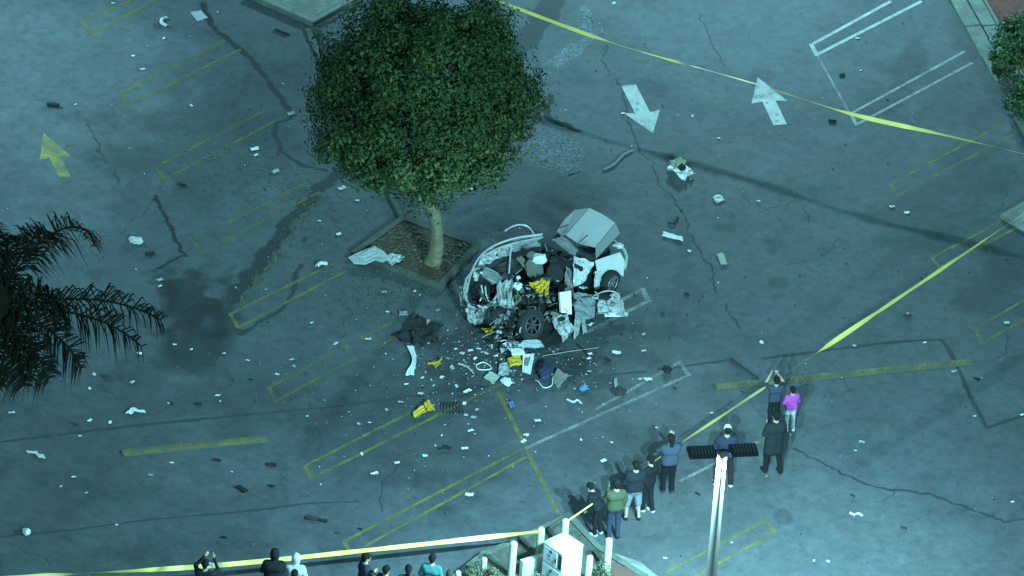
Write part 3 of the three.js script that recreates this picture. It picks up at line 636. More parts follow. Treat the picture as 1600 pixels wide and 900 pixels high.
function person(o) {
  // o: u,v feet pixel; h height; face [x,z]; colours top, legs, shoes, hair, skin; arm poses; hood, cap, coat, shorts, lean
  const k = (o.h ?? 1.72) / 1.76, top = o.top.map(x => x * 0.8), legs = o.legs.map(x => x * 0.8), shoes = o.shoes ?? [0.03, 0.03, 0.03], skin = o.skin ?? SKIN, hair = o.hair ?? HAIR, ln = o.lean ?? 0, fat = o.fat ?? 1;
  const S = a => [a[0] * k, a[1] * k, a[2] * k], B = [], add = (a, b, r, s, c, pri) => { const q = bone(S(a), S(b), r * k, s * k, c); if (pri) q.pri = pri; B.push(q); };
  const tilt = (x, y, z) => { const e = y - 0.95; return e > 0 ? [x, 0.95 + e * Math.cos(ln) - z * Math.sin(ln), z * Math.cos(ln) + e * Math.sin(ln)] : [x, y, z]; };
  const st = o.stance ?? [[0.11, 0.02], [-0.11, -0.03]];     // feet x, z
  st.forEach(([fx, fz], n) => {
    const sx = fx > 0 ? 1 : -1, hip = [sx * 0.095, 0.90, 0], knee = [sx * 0.04 + fx * 0.65, 0.50, fz * 0.5 + 0.03], ank = [fx, 0.09, fz - 0.03];
    const ll = o.shorts ? skin : legs, e = o.shorts ? 0.9 : 1.12;
    add(hip, knee, 0.092 * fat, 0.068 * (o.shorts ? 1.35 : e), legs); add(knee, ank, 0.060 * e, 0.043 * (o.shorts ? 1 : 1.45), ll);
    add([fx, 0.05, fz - 0.05], [fx + sx * 0.02, 0.042, fz + 0.15], 0.048, 0.040, shoes, 0.012);
  });
  add(tilt(-0.07, 0.95, 0), tilt(0.07, 0.95, 0), 0.125 * fat, 0.125 * fat, o.coat ? top : legs);
  add(tilt(-0.06, 1.12, 0.0), tilt(0.06, 1.12, 0.0), 0.130 * fat, 0.130 * fat, top, 0.01); add(tilt(-0.10, 1.31, -0.01), tilt(0.10, 1.31, -0.01), 0.132 * fat, 0.132 * fat, top);
  add(tilt(-0.15, 1.41, -0.01), tilt(0.15, 1.41, -0.01), 0.075, 0.075, top);
  if (o.coat) for (const s of [-1, 1]) add([s * 0.08, 0.98, 0], [s * 0.10, 0.98 - o.coat, 0.0], 0.14, 0.155, top, 0.01);
  else add(tilt(-0.075, 1.0, 0), tilt(0.075, 1.0, 0), 0.135 * fat, 0.135 * fat, top, 0.004);
  add(tilt(0, 1.43, -0.01), tilt(0, 1.55, 0.015), 0.062, 0.055, o.hood ? top : skin);
  const arms = o.arms ?? [[[0.27, 1.16, -0.02], [0.27, 0.92, 0.08]], [[-0.27, 1.16, -0.02], [-0.27, 0.92, 0.08]]], hands = [];
  arms.forEach(([e, w], n) => {
    const sx = n ? -1 : 1, sh = tilt(sx * 0.20, 1.40, -0.01), el = tilt(...e), wr = tilt(...w), sl = o.sleeve ?? top;
    add(sh, el, 0.068 * Math.sqrt(fat), 0.058 * Math.sqrt(fat), o.bare ? top : sl); add(el, wr, 0.050, 0.036, o.bare ? skin : sl); hands.push([el, wr]);
  });
  const G = [flesh(B, 0.021, 0.045)];
  // head
  const hd = tilt(0, 1.645, 0.02), H = [], hb = (a, b, r, s, c, pri) => { const q = bone(S([hd[0] + a[0], hd[1] + a[1], hd[2] + a[2]]), S([hd[0] + b[0], hd[1] + b[1], hd[2] + b[2]]), r * k, s * k, c); if (pri) q.pri = pri; H.push(q); };
  hb([0, 0.03, -0.015], [0, 0.02, 0.02], 0.086, 0.080, skin); hb([0, -0.02, 0.03], [0, -0.075, 0.055], 0.066, 0.040, skin); hb([0, -0.03, 0], [0, -0.12, -0.01], 0.055, 0.055, o.hood ? top : skin);
  hb([0, 0.0, 0.095], [0, -0.025, 0.108], 0.010, 0.015, skin); for (const s of [-1, 1]) { hb([s * 0.082, 0.0, -0.005], [s * 0.086, -0.03, 0], 0.014, 0.012, skin); hb([s * 0.032, 0.012, 0.083], [s * 0.034, 0.012, 0.085], 0.010, 0.010, [0.02, 0.02, 0.02], 0.006); }
  hb([-0.02, -0.062, 0.086], [0.02, -0.062, 0.086], 0.008, 0.008, [0.22, 0.09, 0.08], 0.004);
  const hc = o.hood ? top : hair, hp = o.hood ? 0.02 : 0.008;
  hb([0, 0.045, -0.03], [0, 0.05, 0.012], 0.088 + hp, 0.082 + hp, hc, 0.006); hb([0, 0.0, -0.045], [0, -0.05, -0.05], 0.072 + hp, 0.05 + hp, hc, 0.004);
  if (o.hood) { for (const s of [-1, 1]) hb([s * 0.055, 0.02, 0.01], [s * 0.05, -0.09, -0.01], 0.05, 0.06, top, 0.004); }
  if (o.longHair) hb([0, 0.0, -0.06], [0, -0.20, -0.075], 0.075, 0.055, hair, 0.004);
  if (o.cap) { hb([0, 0.05, -0.015], [0, 0.06, 0.01], 0.096, 0.090, o.cap, 0.012); hb([-0.04, 0.05, 0.10], [0.04, 0.05, 0.10], 0.02, 0.02, o.cap, 0.01); hb([-0.035, 0.045, 0.14], [0.035, 0.045, 0.14], 0.014, 0.014, o.cap, 0.01); }
  G.push(flesh(H, 0.009, 0.02));
  for (const [el, wr] of hands) {                                    // palm, four fingers of different length, thumb from the side
    const d = V(wr[0] - el[0], wr[1] - el[1], wr[2] - el[2]).normalize(), s = V(0, 0, 0).crossVectors(d, V(0.2, 0.3, 1)).normalize(), n = V(0, 0, 0).crossVectors(s, d).normalize();
    const q = (a, b, c) => [wr[0] + d.x * a + s.x * b + n.x * c, wr[1] + d.y * a + s.y * b + n.y * c, wr[2] + d.z * a + s.z * b + n.z * c], HB = [];
    const hb2 = (a, b, r, t) => HB.push(bone(S(a), S(b), r * k, t * k, skin));
    hb2(q(-0.03, 0, 0), q(0.03, 0, 0), 0.030, 0.030); for (const b of [-0.024, 0, 0.024]) hb2(q(0.03, b * 0.7, 0), q(0.085, b, 0), 0.018, 0.014);
    [[-0.031, 0.058], [-0.010, 0.072], [0.011, 0.068], [0.031, 0.050]].forEach(([b, L]) => { hb2(q(0.085, b, 0), q(0.085 + L * 0.5, b * 1.1, 0.010), 0.010, 0.009); hb2(q(0.085 + L * 0.5, b * 1.1, 0.010), q(0.085 + L * 0.9, b * 1.1, 0.032), 0.009, 0.008); });
    hb2(q(0.02, -0.03, 0.004), q(0.055, -0.052, 0.016), 0.013, 0.011); hb2(q(0.055, -0.052, 0.016), q(0.085, -0.054, 0.030), 0.011, 0.009);
    G.push(flesh(HB, 0.008, 0.008));
  }
  const p = P(o.u, o.v, 0), m = obj('person', G, personMat); m.position.set(p.x, o.y ?? 0.005, p.z);
  const [fx, fz] = o.face ?? [-0.3, -1]; m.rotation.y = Math.atan2(fx, fz);
  return tag(m, o.label, 'person', o.group ?? 'onlookers behind the barrier tape');
}
const raised = [[[0.30, 1.42, 0.20], [0.12, 1.66, 0.34]], [[-0.30, 1.42, 0.20], [-0.12, 1.66, 0.34]]];
const phoneUp = [[[0.25, 1.17, 0.10], [0.10, 1.38, 0.32]], [[-0.27, 1.16, -0.02], [-0.26, 0.92, 0.06]]];
const folded = [[[0.27, 1.16, 0.02], [0.02, 1.16, 0.24]], [[-0.27, 1.16, 0.02], [-0.02, 1.20, 0.23]]];
const WHITE = [0.66, 0.66, 0.64];
// along the second tape
person({ u: 957, v: 840, h: 1.68, fat: 1.12, face: [-0.35, -1], top: [0.075, 0.085, 0.045], legs: [0.035, 0.045, 0.075], shoes: BLACK, arms: phoneUp, cap: BLACK, label: 'person in olive green jacket and dark cap beside the tall bollard' });
person({ u: 932, v: 836, h: 1.50, face: [-0.9, -0.5], lean: 0.5, top: BLACK, legs: [0.014, 0.014, 0.016], shoes: WHITE, arms: [[[0.25, 1.15, 0.10], [0.20, 1.0, 0.30]], [[-0.25, 1.15, 0.10], [-0.20, 1.0, 0.30]]], label: 'person in black stooping behind the olive green jacket' });
person({ u: 987, v: 812, h: 1.72, fat: 1.25, face: [-0.4, -1], top: [0.020, 0.023, 0.030], legs: [0.22, 0.24, 0.28], shorts: true, shoes: BLACK, stance: [[0.16, 0.04], [-0.16, -0.04]], arms: folded, label: 'person in dark jacket and pale grey shorts with bare calves' });
person({ u: 1010, v: 800, h: 1.66, face: [-0.9, -0.7], top: [0.014, 0.015, 0.019], legs: BLACK, shoes: WHITE, arms: phoneUp, stance: [[0.08, 0.10], [-0.08, -0.10]], label: 'person in all black with white shoes beside the grey shorts' });
person({ u: 1042, v: 769, h: 1.70, fat: 1.2, face: [-0.3, -1], top: [0.055, 0.065, 0.095], legs: [0.013, 0.013, 0.017], shoes: [0.05, 0.05, 0.05], arms: [[[0.30, 1.25, 0.10], [0.26, 1.06, 0.26]], [[-0.30, 1.36, 0.16], [-0.13, 1.56, 0.28]]], longHair: true, label: 'person in slate hoodie and black trousers raising one arm' });
person({ u: 1129, v: 759, h: 1.78, face: [-0.1, -1], top: [0.028, 0.034, 0.062], legs: [0.030, 0.024, 0.030], shoes: WHITE, stance: [[0.19, 0.03], [-0.19, -0.02]], cap: [0.5, 0.5, 0.5], fat: 1.1, arms: folded, label: 'person in navy with white shoes standing behind the lamp post' });
// group by the speed bump
person({ u: 1207, v: 664, h: 1.42, face: [-0.25, -1], top: [0.045, 0.055, 0.085], sleeve: [0.20, 0.19, 0.18], legs: BLACK, shoes: WHITE, arms: raised, bare: true, label: 'child in slate shirt raising both arms beside the pink shirt', group: 'onlookers by the speed bump' });
person({ u: 1233, v: 673, h: 1.30, face: [-0.5, -1], fat: 1.12, top: [0.48, 0.075, 0.40], legs: [0.55, 0.56, 0.58], shoes: WHITE, arms: folded, label: 'child in bright pink shirt and white trousers seen from behind', group: 'onlookers by the speed bump' });
person({ u: 1205, v: 738, h: 1.80, fat: 1.32, face: [-0.5, -1], top: [0.022, 0.026, 0.028], legs: [0.014, 0.015, 0.018], shoes: BLACK, coat: 0.30, arms: folded, stance: [[0.16, 0.06], [-0.17, -0.10]], label: 'person in long black coat standing behind the pink shirted child', group: 'onlookers by the speed bump' });
// at the lower tape
const row = 'onlookers at the lower tape';
const T = (u, vHead, h) => ({ u: u - 7, v: vHead + h * 52.4, h });
person({ ...T(322, 877, 1.70), face: [0.25, -1], top: [0.02, 0.02, 0.025], legs: BLACK, arms: raised, label: 'dark haired person in black holding up a small white camera', group: row });
person({ ...T(430, 861, 1.84), face: [0, -1], fat: 1.15, top: [0.017, 0.018, 0.020], legs: BLACK, hood: true, arms: folded, label: 'person in black jacket with the hood up at the tape', group: row });
person({ ...T(463, 868, 1.76), face: [0.05, -1], top: [0.52, 0.54, 0.55], legs: [0.05, 0.05, 0.06], hood: true, label: 'person in white hooded sweater beside the black hood', group: row });
person({ ...T(461, 893, 1.70), face: [0.1, -1], top: BLACK, legs: BLACK, label: 'dark haired person directly behind the white hooded sweater', group: row });
person({ ...T(572, 866, 1.74), face: [0.95, -0.25], fat: 1.12, top: [0.022, 0.030, 0.055], legs: BLACK, arms: folded, label: 'person in navy jacket turning the face aside', group: row });
person({ ...T(604, 886, 1.66), face: [0.6, -0.8], top: [0.03, 0.03, 0.035], legs: BLACK, label: 'dark haired person next to the navy jacket', group: row });
person({ ...T(639, 885, 1.62), face: [-0.1, -1], top: [0.05, 0.06, 0.07], legs: BLACK, longHair: true, label: 'person with long dark hair and grey top at the lower tape', group: row });
person({ ...T(676, 868, 1.72), face: [0.2, -1], top: [0.06, 0.22, 0.22], legs: [0.04, 0.05, 0.08], label: 'person in teal jacket near the low bollards', group: row });
person({ ...T(703, 893, 1.68), face: [0, -1], top: [0.10, 0.14, 0.16], legs: BLACK, hair: [0.05, 0.04, 0.03], label: 'person in grey blue top next to the teal jacket', group: row });
{ // camera in hand
  const c = P(330, 882, 1.62), t = thing('camera', c, 'small white camera held up above the lower tape', 'camera');
  obj('case', box(0.12, 0.075, 0.03, 0, 0, 0, -0.25), mat(0.7, 0.7, 0.7, { roughness: 0.3 }), t);
  const l = new THREE.CylinderGeometry(0.026, 0.028, 0.03, 16); l.rotateX(Math.PI / 2); l.translate(0.007, 0, -0.03); obj('lens', l, mat(0.02, 0.02, 0.02, { roughness: 0.2 }), t);
}
{
  const c = P(1213, 588, 1.42), t = thing('smartphone', c, 'pale smartphone lifted by the child in slate shirt', 'smartphone');
  obj('case', box(0.075, 0.15, 0.009, 0, 0, 0, 0.2), mat(0.6, 0.6, 0.6, { roughness: 0.3 }), t);
  obj('screen', box(0.068, 0.14, 0.002, -0.001, 0, 0.007, 0.2), mat(0.02, 0.02, 0.03, { roughness: 0.1 }), t);
}
console.log('people done');
// ---------------------------------------------------------------- wrecked vehicle
const carWhite = mat(0.55, 0.56, 0.55, { roughness: 0.32, map: noiseMap(256, (i, j) => { const n = fbm(i * 0.03, j * 0.03, 4), q = 238 - 60 * Math.max(0, n - 0.52) * 3 - 12 * hash(i, j); return [q, q, q]; }) });
const carSoot = mat(0.40, 0.41, 0.41, { roughness: 0.55, map: noiseMap(256, (i, j) => { const n = fbm(i * 0.04 + 50, j * 0.04, 4), q = 252 - 420 * Math.max(0, n - 0.50) - 20 * hash(i, j); return [Math.max(30, q), Math.max(32, q), Math.max(34, q)]; }) });
const hoodMat = mat(0.27, 0.28, 0.28, { roughness: 0.6, map: noiseMap(256, (i, j) => { const n = fbm(i * 0.03 + 9, j * 0.03, 4), q = 240 - 26 * Math.max(0, n - 0.5) * 2 - 8 * hash(i, j); return [q, q, q]; }) });
const grey = mat(0.20, 0.21, 0.215, { roughness: 0.6 }), steel = mat(0.27, 0.28, 0.28, { roughness: 0.45, metalness: 0.35 }), char = mat(0.012, 0.012, 0.013, { roughness: 0.9 }), dark = mat(0.03, 0.03, 0.032, { roughness: 0.8 });
const tan = mat(0.15, 0.135, 0.10, { roughness: 0.9 }), olive = mat(0.09, 0.10, 0.08, { roughness: 0.9 }), yellowCloth = mat(0.58, 0.36, 0.02, { roughness: 0.8 }), whiteCloth = mat(0.66, 0.67, 0.67, { roughness: 0.85 }), rubber = mat(0.014, 0.014, 0.015, { roughness: 0.85 }), alloy = mat(0.22, 0.22, 0.22, { roughness: 0.4, metalness: 0.5 }), blueDark = mat(0.02, 0.026, 0.07, { roughness: 0.8 }), bluePl = mat(0.06, 0.22, 0.42, { roughness: 0.6 });
function poly(list, thick = 0.02) {          // flat-ish many-sided plate with thickness, list of [u, v, h]
  const p = list.map(a => P(...a)), c = p.reduce((s, q) => s.add(q), V(0, 0, 0)).multiplyScalar(1 / p.length), pos = [], dn = V(0, -thick, 0);
  p.forEach((a, i) => { const q = p[(i + 1) % p.length], a2 = a.clone().add(dn), q2 = q.clone().add(dn), c2 = c.clone().add(dn);
    for (const v of [c, a, q, c2, q2, a2, a, a2, q, q, a2, q2]) pos.push(v.x, v.y, v.z); });
  const g = new THREE.BufferGeometry(); g.setAttribute('position', new THREE.Float32BufferAttribute(pos, 3)); g.computeVertexNormals(); return g;
}
const tubeP = (list, r, seg = 18) => tube(list.map(a => P(...a)), r, seg, 7);
const wb = P(850, 470);
const wreck = thing('wrecked_vehicle', wb, 'burst open white vehicle with its roof gone and bonnet lifted', 'vehicle');
const wp = (name, gs, m, parent = wreck) => { const g = join(gs); g.translate(-wb.x, 0, -wb.z); const o = shadows(new THREE.Mesh(g, m)); o.name = name; parent.add(o); return o; };
function wheelGeo(R = 0.33, W = 0.21) {   // axle along x
  const pr = [[0.62, -0.46], [0.86, -0.5], [0.97, -0.40], [1, -0.2], [1, 0.2], [0.97, 0.40], [0.86, 0.5], [0.62, 0.46]].map(a => new THREE.Vector2(a[0] * R, a[1] * W));
  const tyre = new THREE.LatheGeometry(pr, 36); tyre.rotateZ(Math.PI / 2);
  const rim = [new THREE.TorusGeometry(R * 0.60, 0.022, 8, 32).rotateY(Math.PI / 2).translate(W * 0.42, 0, 0)];
  for (let k = 0; k < 7; k++) { const s = box(0.03, R * 0.62, 0.045); s.translate(W * 0.36, R * 0.31, 0); s.rotateX(k * Math.PI * 2 / 7); rim.push(s); }
  rim.push(new THREE.CylinderGeometry(0.05, 0.05, 0.06, 16).rotateZ(Math.PI / 2).translate(W * 0.38, 0, 0));
  return [tyre, rim];
}
function wheel(at, ry, rz, rx = 0, R = 0.33) {
  const g = new THREE.Group(); g.name = 'wheel'; const [t, r] = wheelGeo(R);
  g.position.copy(at).sub(V(wb.x, 0, wb.z)); g.rotation.set(rx, ry, rz, 'YXZ'); wreck.add(g);
  obj('tyre', t, rubber, g); obj('rim', r, alloy, g); return g;
}
const axR = Math.atan2(-0.58, 0.81);
// floor and charred cabin
wp('floor_pan', PS([[748, 470, 0.22], [838, 400, 0.28], [938, 432, 0.25], [858, 545, 0.2]], { n: 12, amp: 0.10, thick: 0.03, s: 3 }), char);
wp('charred_floor', poly([[744, 462, 0.16], [762, 424, 0.16], [800, 394, 0.18], [848, 380, 0.2], [905, 404, 0.2], [946, 452, 0.15], [905, 512, 0.12], [868, 540, 0.1], [800, 532, 0.1], [758, 512, 0.12]], 0.05), char);
wp('left_side_shell', PS([[762, 420, 0.60], [850, 386, 0.64], [852, 414, 0.22], [772, 450, 0.22]], { n: 14, amp: 0.08, tear: 0.08, s: 150 }), dark);
wp('engine', [lump(P(925, 405, 0.55).x, 0.55, P(925, 405, 0.55).z, 0.42, 0.3, 0.45, 0.5, 4), box(0.5, 0.25, 0.35, P(935, 395, 0.6).x, 0.65, P(935, 395, 0.6).z, 0.4)], dark);
wp('bulkhead', PS([[858, 392, 0.95], [908, 416, 0.95], [906, 450, 0.3], [860, 428, 0.3]], { n: 8, amp: 0.07, s: 6 }), char);
// bonnet in three creased strips
wp('bonnet', [
  poly([[884, 367, 1.21], [921, 325, 1.03], [942, 335, 1.02], [961, 348, 0.99], [930, 386, 1.18], [902, 379, 1.22]]),
  poly([[930.5, 386.5, 1.18], [961.5, 348.5, 0.99], [968.5, 364, 0.90], [931, 404, 1.08]]),
  poly([[870, 361, 1.10], [882, 343, 1.03], [898, 328, 0.95], [920.5, 325, 1.02], [883.5, 366.5, 1.20], [875, 366, 1.14]])], hoodMat);
wp('wiper', tubeP([[904, 380, 1.26], [918, 367, 1.25]], 0.014, 6), char); wp('wiper', tubeP([[874, 356, 1.2], [888, 351, 1.2]], 0.014, 6), char);
wp('cowl', [PS([[862, 370, 1.02], [872, 366, 1.0], [931, 405, 0.98], [924, 412, 0.98]], { n: 10, amp: 0.05, s: 9 })], dark);
wp('dashboard', [PS([[863, 374, 1.08], [878, 369, 1.1], [904, 391, 1.02], [897, 400, 0.96]], { n: 8, amp: 0.03, s: 12, thick: 0.05 })], grey);
// front right wing with its arch, bumper end
wp('front_wing', [
  poly([[930, 407, 1.0], [950, 400, 0.98], [969, 394, 0.92], [976, 407, 0.72], [974, 431, 0.36], [969, 424, 0.52], [960, 422, 0.60], [948, 425, 0.60], [940, 434, 0.45], [934, 428, 0.66]], 0.03)], carWhite);
wp('wing_stay', PS([[929, 424, 0.74], [940, 424, 0.72], [938, 450, 0.24], [928, 452, 0.20]], { n: 6, amp: 0.05, tear: 0.16, s: 17 }), carWhite);
wp('bumper', [tubeP([[958, 378, 0.62], [970, 385, 0.6], [978, 399, 0.55], [976, 420, 0.4]], 0.05, 14)], carWhite);
wp('headlight', lump(P(966, 384, 0.7).x, 0.7, P(966, 384, 0.7).z, 0.14, 0.08, 0.10, 0.2, 3), mat(0.5, 0.5, 0.5, { roughness: 0.15 }));
wheel(P(953, 441, 0.32), axR, 0.0);
wheel(P(880, 420, 0.32), axR + Math.PI, 0);
{ const g = wheel(P(829, 508, 0.52), axR - 0.15, 0.35, 0, 0.40); g.children[1].material = mat(0.075, 0.075, 0.075, { roughness: 0.45, metalness: 0.4 }); }
wheel(P(776, 498, 0.30), axR + Math.PI, 0.15);
// right flank: pillar, door shells thrown outward
wp('windscreen_pillar', [PS([[897, 398, 1.12], [928, 411, 1.0], [914, 440, 0.52], [896, 448, 0.5]], { n: 9, amp: 0.06, tear: 0.1, s: 21 })], carWhite);
wp('inner_panel', [PS([[884, 408, 0.8], [897, 402, 0.9], [894, 452, 0.4], [882, 456, 0.35]], { n: 7, amp: 0.05, s: 23 })], grey);
wp('front_door', [PS([[896, 456, 0.52], [931, 462, 0.42], [930, 497, 0.22], [898, 499, 0.28]], { n: 12, amp: 0.06, tear: 0.06, s: 25, thick: 0.03 })], mat(0.22, 0.24, 0.25, { roughness: 0.5 }));
wp('rear_door', [PS([[932, 466, 0.42], [966, 457, 0.34], [980, 494, 0.10], [936, 491, 0.16]], { n: 12, amp: 0.10, tear: 0.1, s: 27, thick: 0.03 })], carSoot);
wp('door_edge', tubeP([[928, 462, 0.5], [946, 455, 0.5], [960, 456, 0.45], [968, 462, 0.4]], 0.02), carWhite);
wp('door_hinge', tubeP([[926, 464, 0.5], [932, 466, 0.5], [934, 460, 0.52], [930, 456, 0.52]], 0.024), carWhite);
wp('door_seam', tubeP([[932, 468, 0.45], [931, 485, 0.33], [930, 498, 0.24]], 0.016), char);
wp('door_hole_dark', [lump(P(942, 463, 0.45).x, 0.45, P(942, 463, 0.45).z, 0.20, 0.06, 0.14, 0.3, 5)], char);  // black lump shading in the dark hole at the door top
wp('door_sill', [PS([[946, 489, 0.16], [980, 488, 0.14], [981, 495, 0.06], [944, 495, 0.08]], { n: 6, amp: 0.02, s: 29 })], whiteCloth);
wp('pillar_box', [PS([[874, 457, 0.9], [891, 454, 0.86], [892, 491, 0.42], [876, 488, 0.45]], { n: 7, amp: 0.012, tear: 0.02, s: 31, thick: 0.08 })], mat(0.74, 0.75, 0.74, { roughness: 0.4 }));
wp('quarter_panel', [PS([[861, 497, 0.45], [884, 489, 0.5], [897, 515, 0.2], [880, 535, 0.1]], { n: 12, amp: 0.12, tear: 0.16, s: 33 }), PS([[897, 499, 0.3], [908, 498, 0.28], [904, 522, 0.1], [897, 530, 0.08]], { n: 7, amp: 0.05, tear: 0.16, s: 35 })], carSoot);
wp('trim_strip', [PS([[908, 500, 0.2], [914, 499, 0.2], [917, 519, 0.06], [911, 522, 0.06]], { n: 5, amp: 0.02, s: 36 })], carSoot);
// left flank: bent rail, ring of the rear quarter
wp('roof_rail', [tubeP([[728, 458, 0.55], [737, 424, 0.85], [750, 401, 1.0], [770, 385, 1.05], [802, 373, 1.08], [847, 366, 1.0]], 0.028, 40)], carWhite);
wp('gutter_rail', [tubeP([[758, 398, 0.95], [780, 387, 0.98], [815, 377, 1.0], [846, 371, 0.95]], 0.016, 30)], carWhite);
wp('bent_rail', [tubeP([[789, 361, 0.95], [800, 354, 1.1], [813, 351, 1.15], [827, 356, 1.1], [836, 370, 1.0]], 0.022, 30)], carWhite);
wp('side_panel', [PS([[750, 402, 0.9], [772, 386, 0.98], [776, 404, 0.7], [752, 418, 0.6]], { n: 9, amp: 0.09, tear: 0.16, s: 41 }), PS([[776, 390, 0.92], [800, 381, 0.96], [798, 398, 0.7], [778, 404, 0.65]], { n: 8, amp: 0.08, tear: 0.2, s: 43 }), PS([[717, 446, 0.5], [729, 436, 0.62], [733, 480, 0.2], [722, 490, 0.15]], { n: 9, amp: 0.08, tear: 0.2, s: 45 })], carSoot);
wp('side_shell', [PS([[738, 428, 0.72], [752, 404, 0.92], [758, 418, 0.70], [744, 440, 0.5]], { n: 8, amp: 0.07, tear: 0.18, s: 144 })], carWhite);
wp('side_shell', [PS([[800, 376, 0.98], [845, 368, 0.96], [842, 384, 0.75], [802, 394, 0.72]], { n: 12, amp: 0.07, tear: 0.2, s: 146 })], grey);
wp('side_shell', [PS([[757, 482, 0.42], [779, 470, 0.52], [783, 508, 0.18], [765, 514, 0.12]], { n: 9, amp: 0.09, tear: 0.2, s: 148 })], carWhite);
wp('side_shell', [PS([[726, 484, 0.35], [744, 484, 0.38], [748, 508, 0.1], [734, 506, 0.1]], { n: 8, amp: 0.08, tear: 0.25, s: 149 })], carSoot);
wp('middle_pillar', [tubeP([[798, 382, 0.95], [797, 405, 0.75], [795, 428, 0.5]], 0.022, 14)], carWhite);
wp('rear_quarter', [PS([[776, 440, 0.85], [801, 438, 0.9], [804, 514, 0.22], [779, 504, 0.25]], { n: 14, amp: 0.13, tear: 0.14, s: 47 })], carSoot);
wp('window_frame', [tubeP([[728, 436, 0.75], [742, 421, 0.85], [760, 420, 0.88], [780, 432, 0.86], [780, 452, 0.7], [770, 470, 0.5], [752, 478, 0.42], [733, 474, 0.45], [725, 455, 0.6], [728, 436, 0.75]], 0.028, 60)], carSoot);
wp('hatch_slab', [PS([[749, 427, 0.95], [758, 420, 0.96], [785, 434, 0.9], [770, 445, 0.85]], { n: 7, amp: 0.02, tear: 0.06, s: 49, thick: 0.03 })], steel);
wp('cross_bar', [PS([[731, 474, 0.5], [757, 479, 0.5], [757, 485, 0.44], [731, 481, 0.44]], { n: 6, amp: 0.015, s: 51, thick: 0.04 })], carWhite);
wp('rear_bumper', [PS([[744, 484, 0.42], [780, 484, 0.42], [776, 512, 0.1], [748, 506, 0.12]], { n: 12, amp: 0.14, tear: 0.2, s: 53 })], carSoot);
wp('window_hole_dark', lump(P(752, 455, 0.4).x, 0.38, P(752, 455, 0.4).z, 0.3, 0.2, 0.32, 0.4, 8), char);  // black lump painted as the dark hole inside the rear window ring
wp('seat_frame', [tubeP([[752, 446, 0.6], [754, 460, 0.55], [750, 470, 0.5]], 0.02, 8), tubeP([[758, 448, 0.6], [760, 462, 0.55], [764, 472, 0.45]], 0.02, 8)], whiteCloth);
// cabin contents
function seat(u, v, h, ry, m, name) {
  const c = P(u, v, h), g = [];
  const cu = lump(0, 0, 0, 0.25, 0.09, 0.26, 0.18, u), bk = lump(0, 0.30, -0.24, 0.24, 0.32, 0.09, 0.18, v), hr = lump(0, 0.66, -0.28, 0.13, 0.09, 0.06, 0.1, u + v);
  for (const q of [cu, bk, hr]) { q.rotateX(-0.5); q.rotateY(ry); q.translate(c.x, h, c.z); g.push(q); }
  return wp(name, g, m);
}
seat(846, 438, 0.55, 0.6, olive, 'front_seat'); seat(812, 470, 0.42, 0.9, dark, 'rear_seat'); seat(872, 448, 0.45, 0.3, char, 'front_seat');
wp('airbag', [lump(P(841, 402, 0.95).x, 0.92, P(841, 402, 0.95).z, 0.21, 0.10, 0.20, 0.5, 6)], whiteCloth);
wp('tan_panel', [PS([[806, 404, 0.85], [814, 400, 0.88], [836, 420, 0.7], [826, 426, 0.66]], { n: 6, amp: 0.03, s: 61 }), PS([[820, 420, 0.7], [836, 424, 0.72], [838, 434, 0.6], [826, 430, 0.6]], { n: 6, amp: 0.06, s: 63 })], tan);
wp('yellow_cloth', [PS([[828, 442, 0.78], [845, 436, 0.8], [858, 444, 0.72], [843, 463, 0.6]], { n: 12, amp: 0.16, tear: 0.3, s: 65, freq: 4 }), PS([[852, 444, 0.7], [858, 442, 0.7], [857, 460, 0.6], [851, 462, 0.6]], { n: 5, amp: 0.06, s: 66 })], yellowCloth);
wp('yellow_rag', [PS([[752, 513, 0.3], [764, 514, 0.3], [774, 509, 0.3], [764, 524, 0.2]], { n: 8, amp: 0.10, tear: 0.3, s: 67, freq: 4 })], yellowCloth);
for (const [u, v, h, s] of [[809, 445, 0.7, 0.12], [810, 432, 0.75, 0.055]]) wp('torn_foam', lump(P(u, v, h).x, h - 0.03, P(u, v, h).z, s, s * 0.6, s, 0.6, u), whiteCloth);
wp('torn_lining', [PS([[802, 458, 0.7], [816, 460, 0.7], [814, 492, 0.4], [803, 490, 0.4]], { n: 10, amp: 0.14, tear: 0.3, s: 69, freq: 4 })], tan);
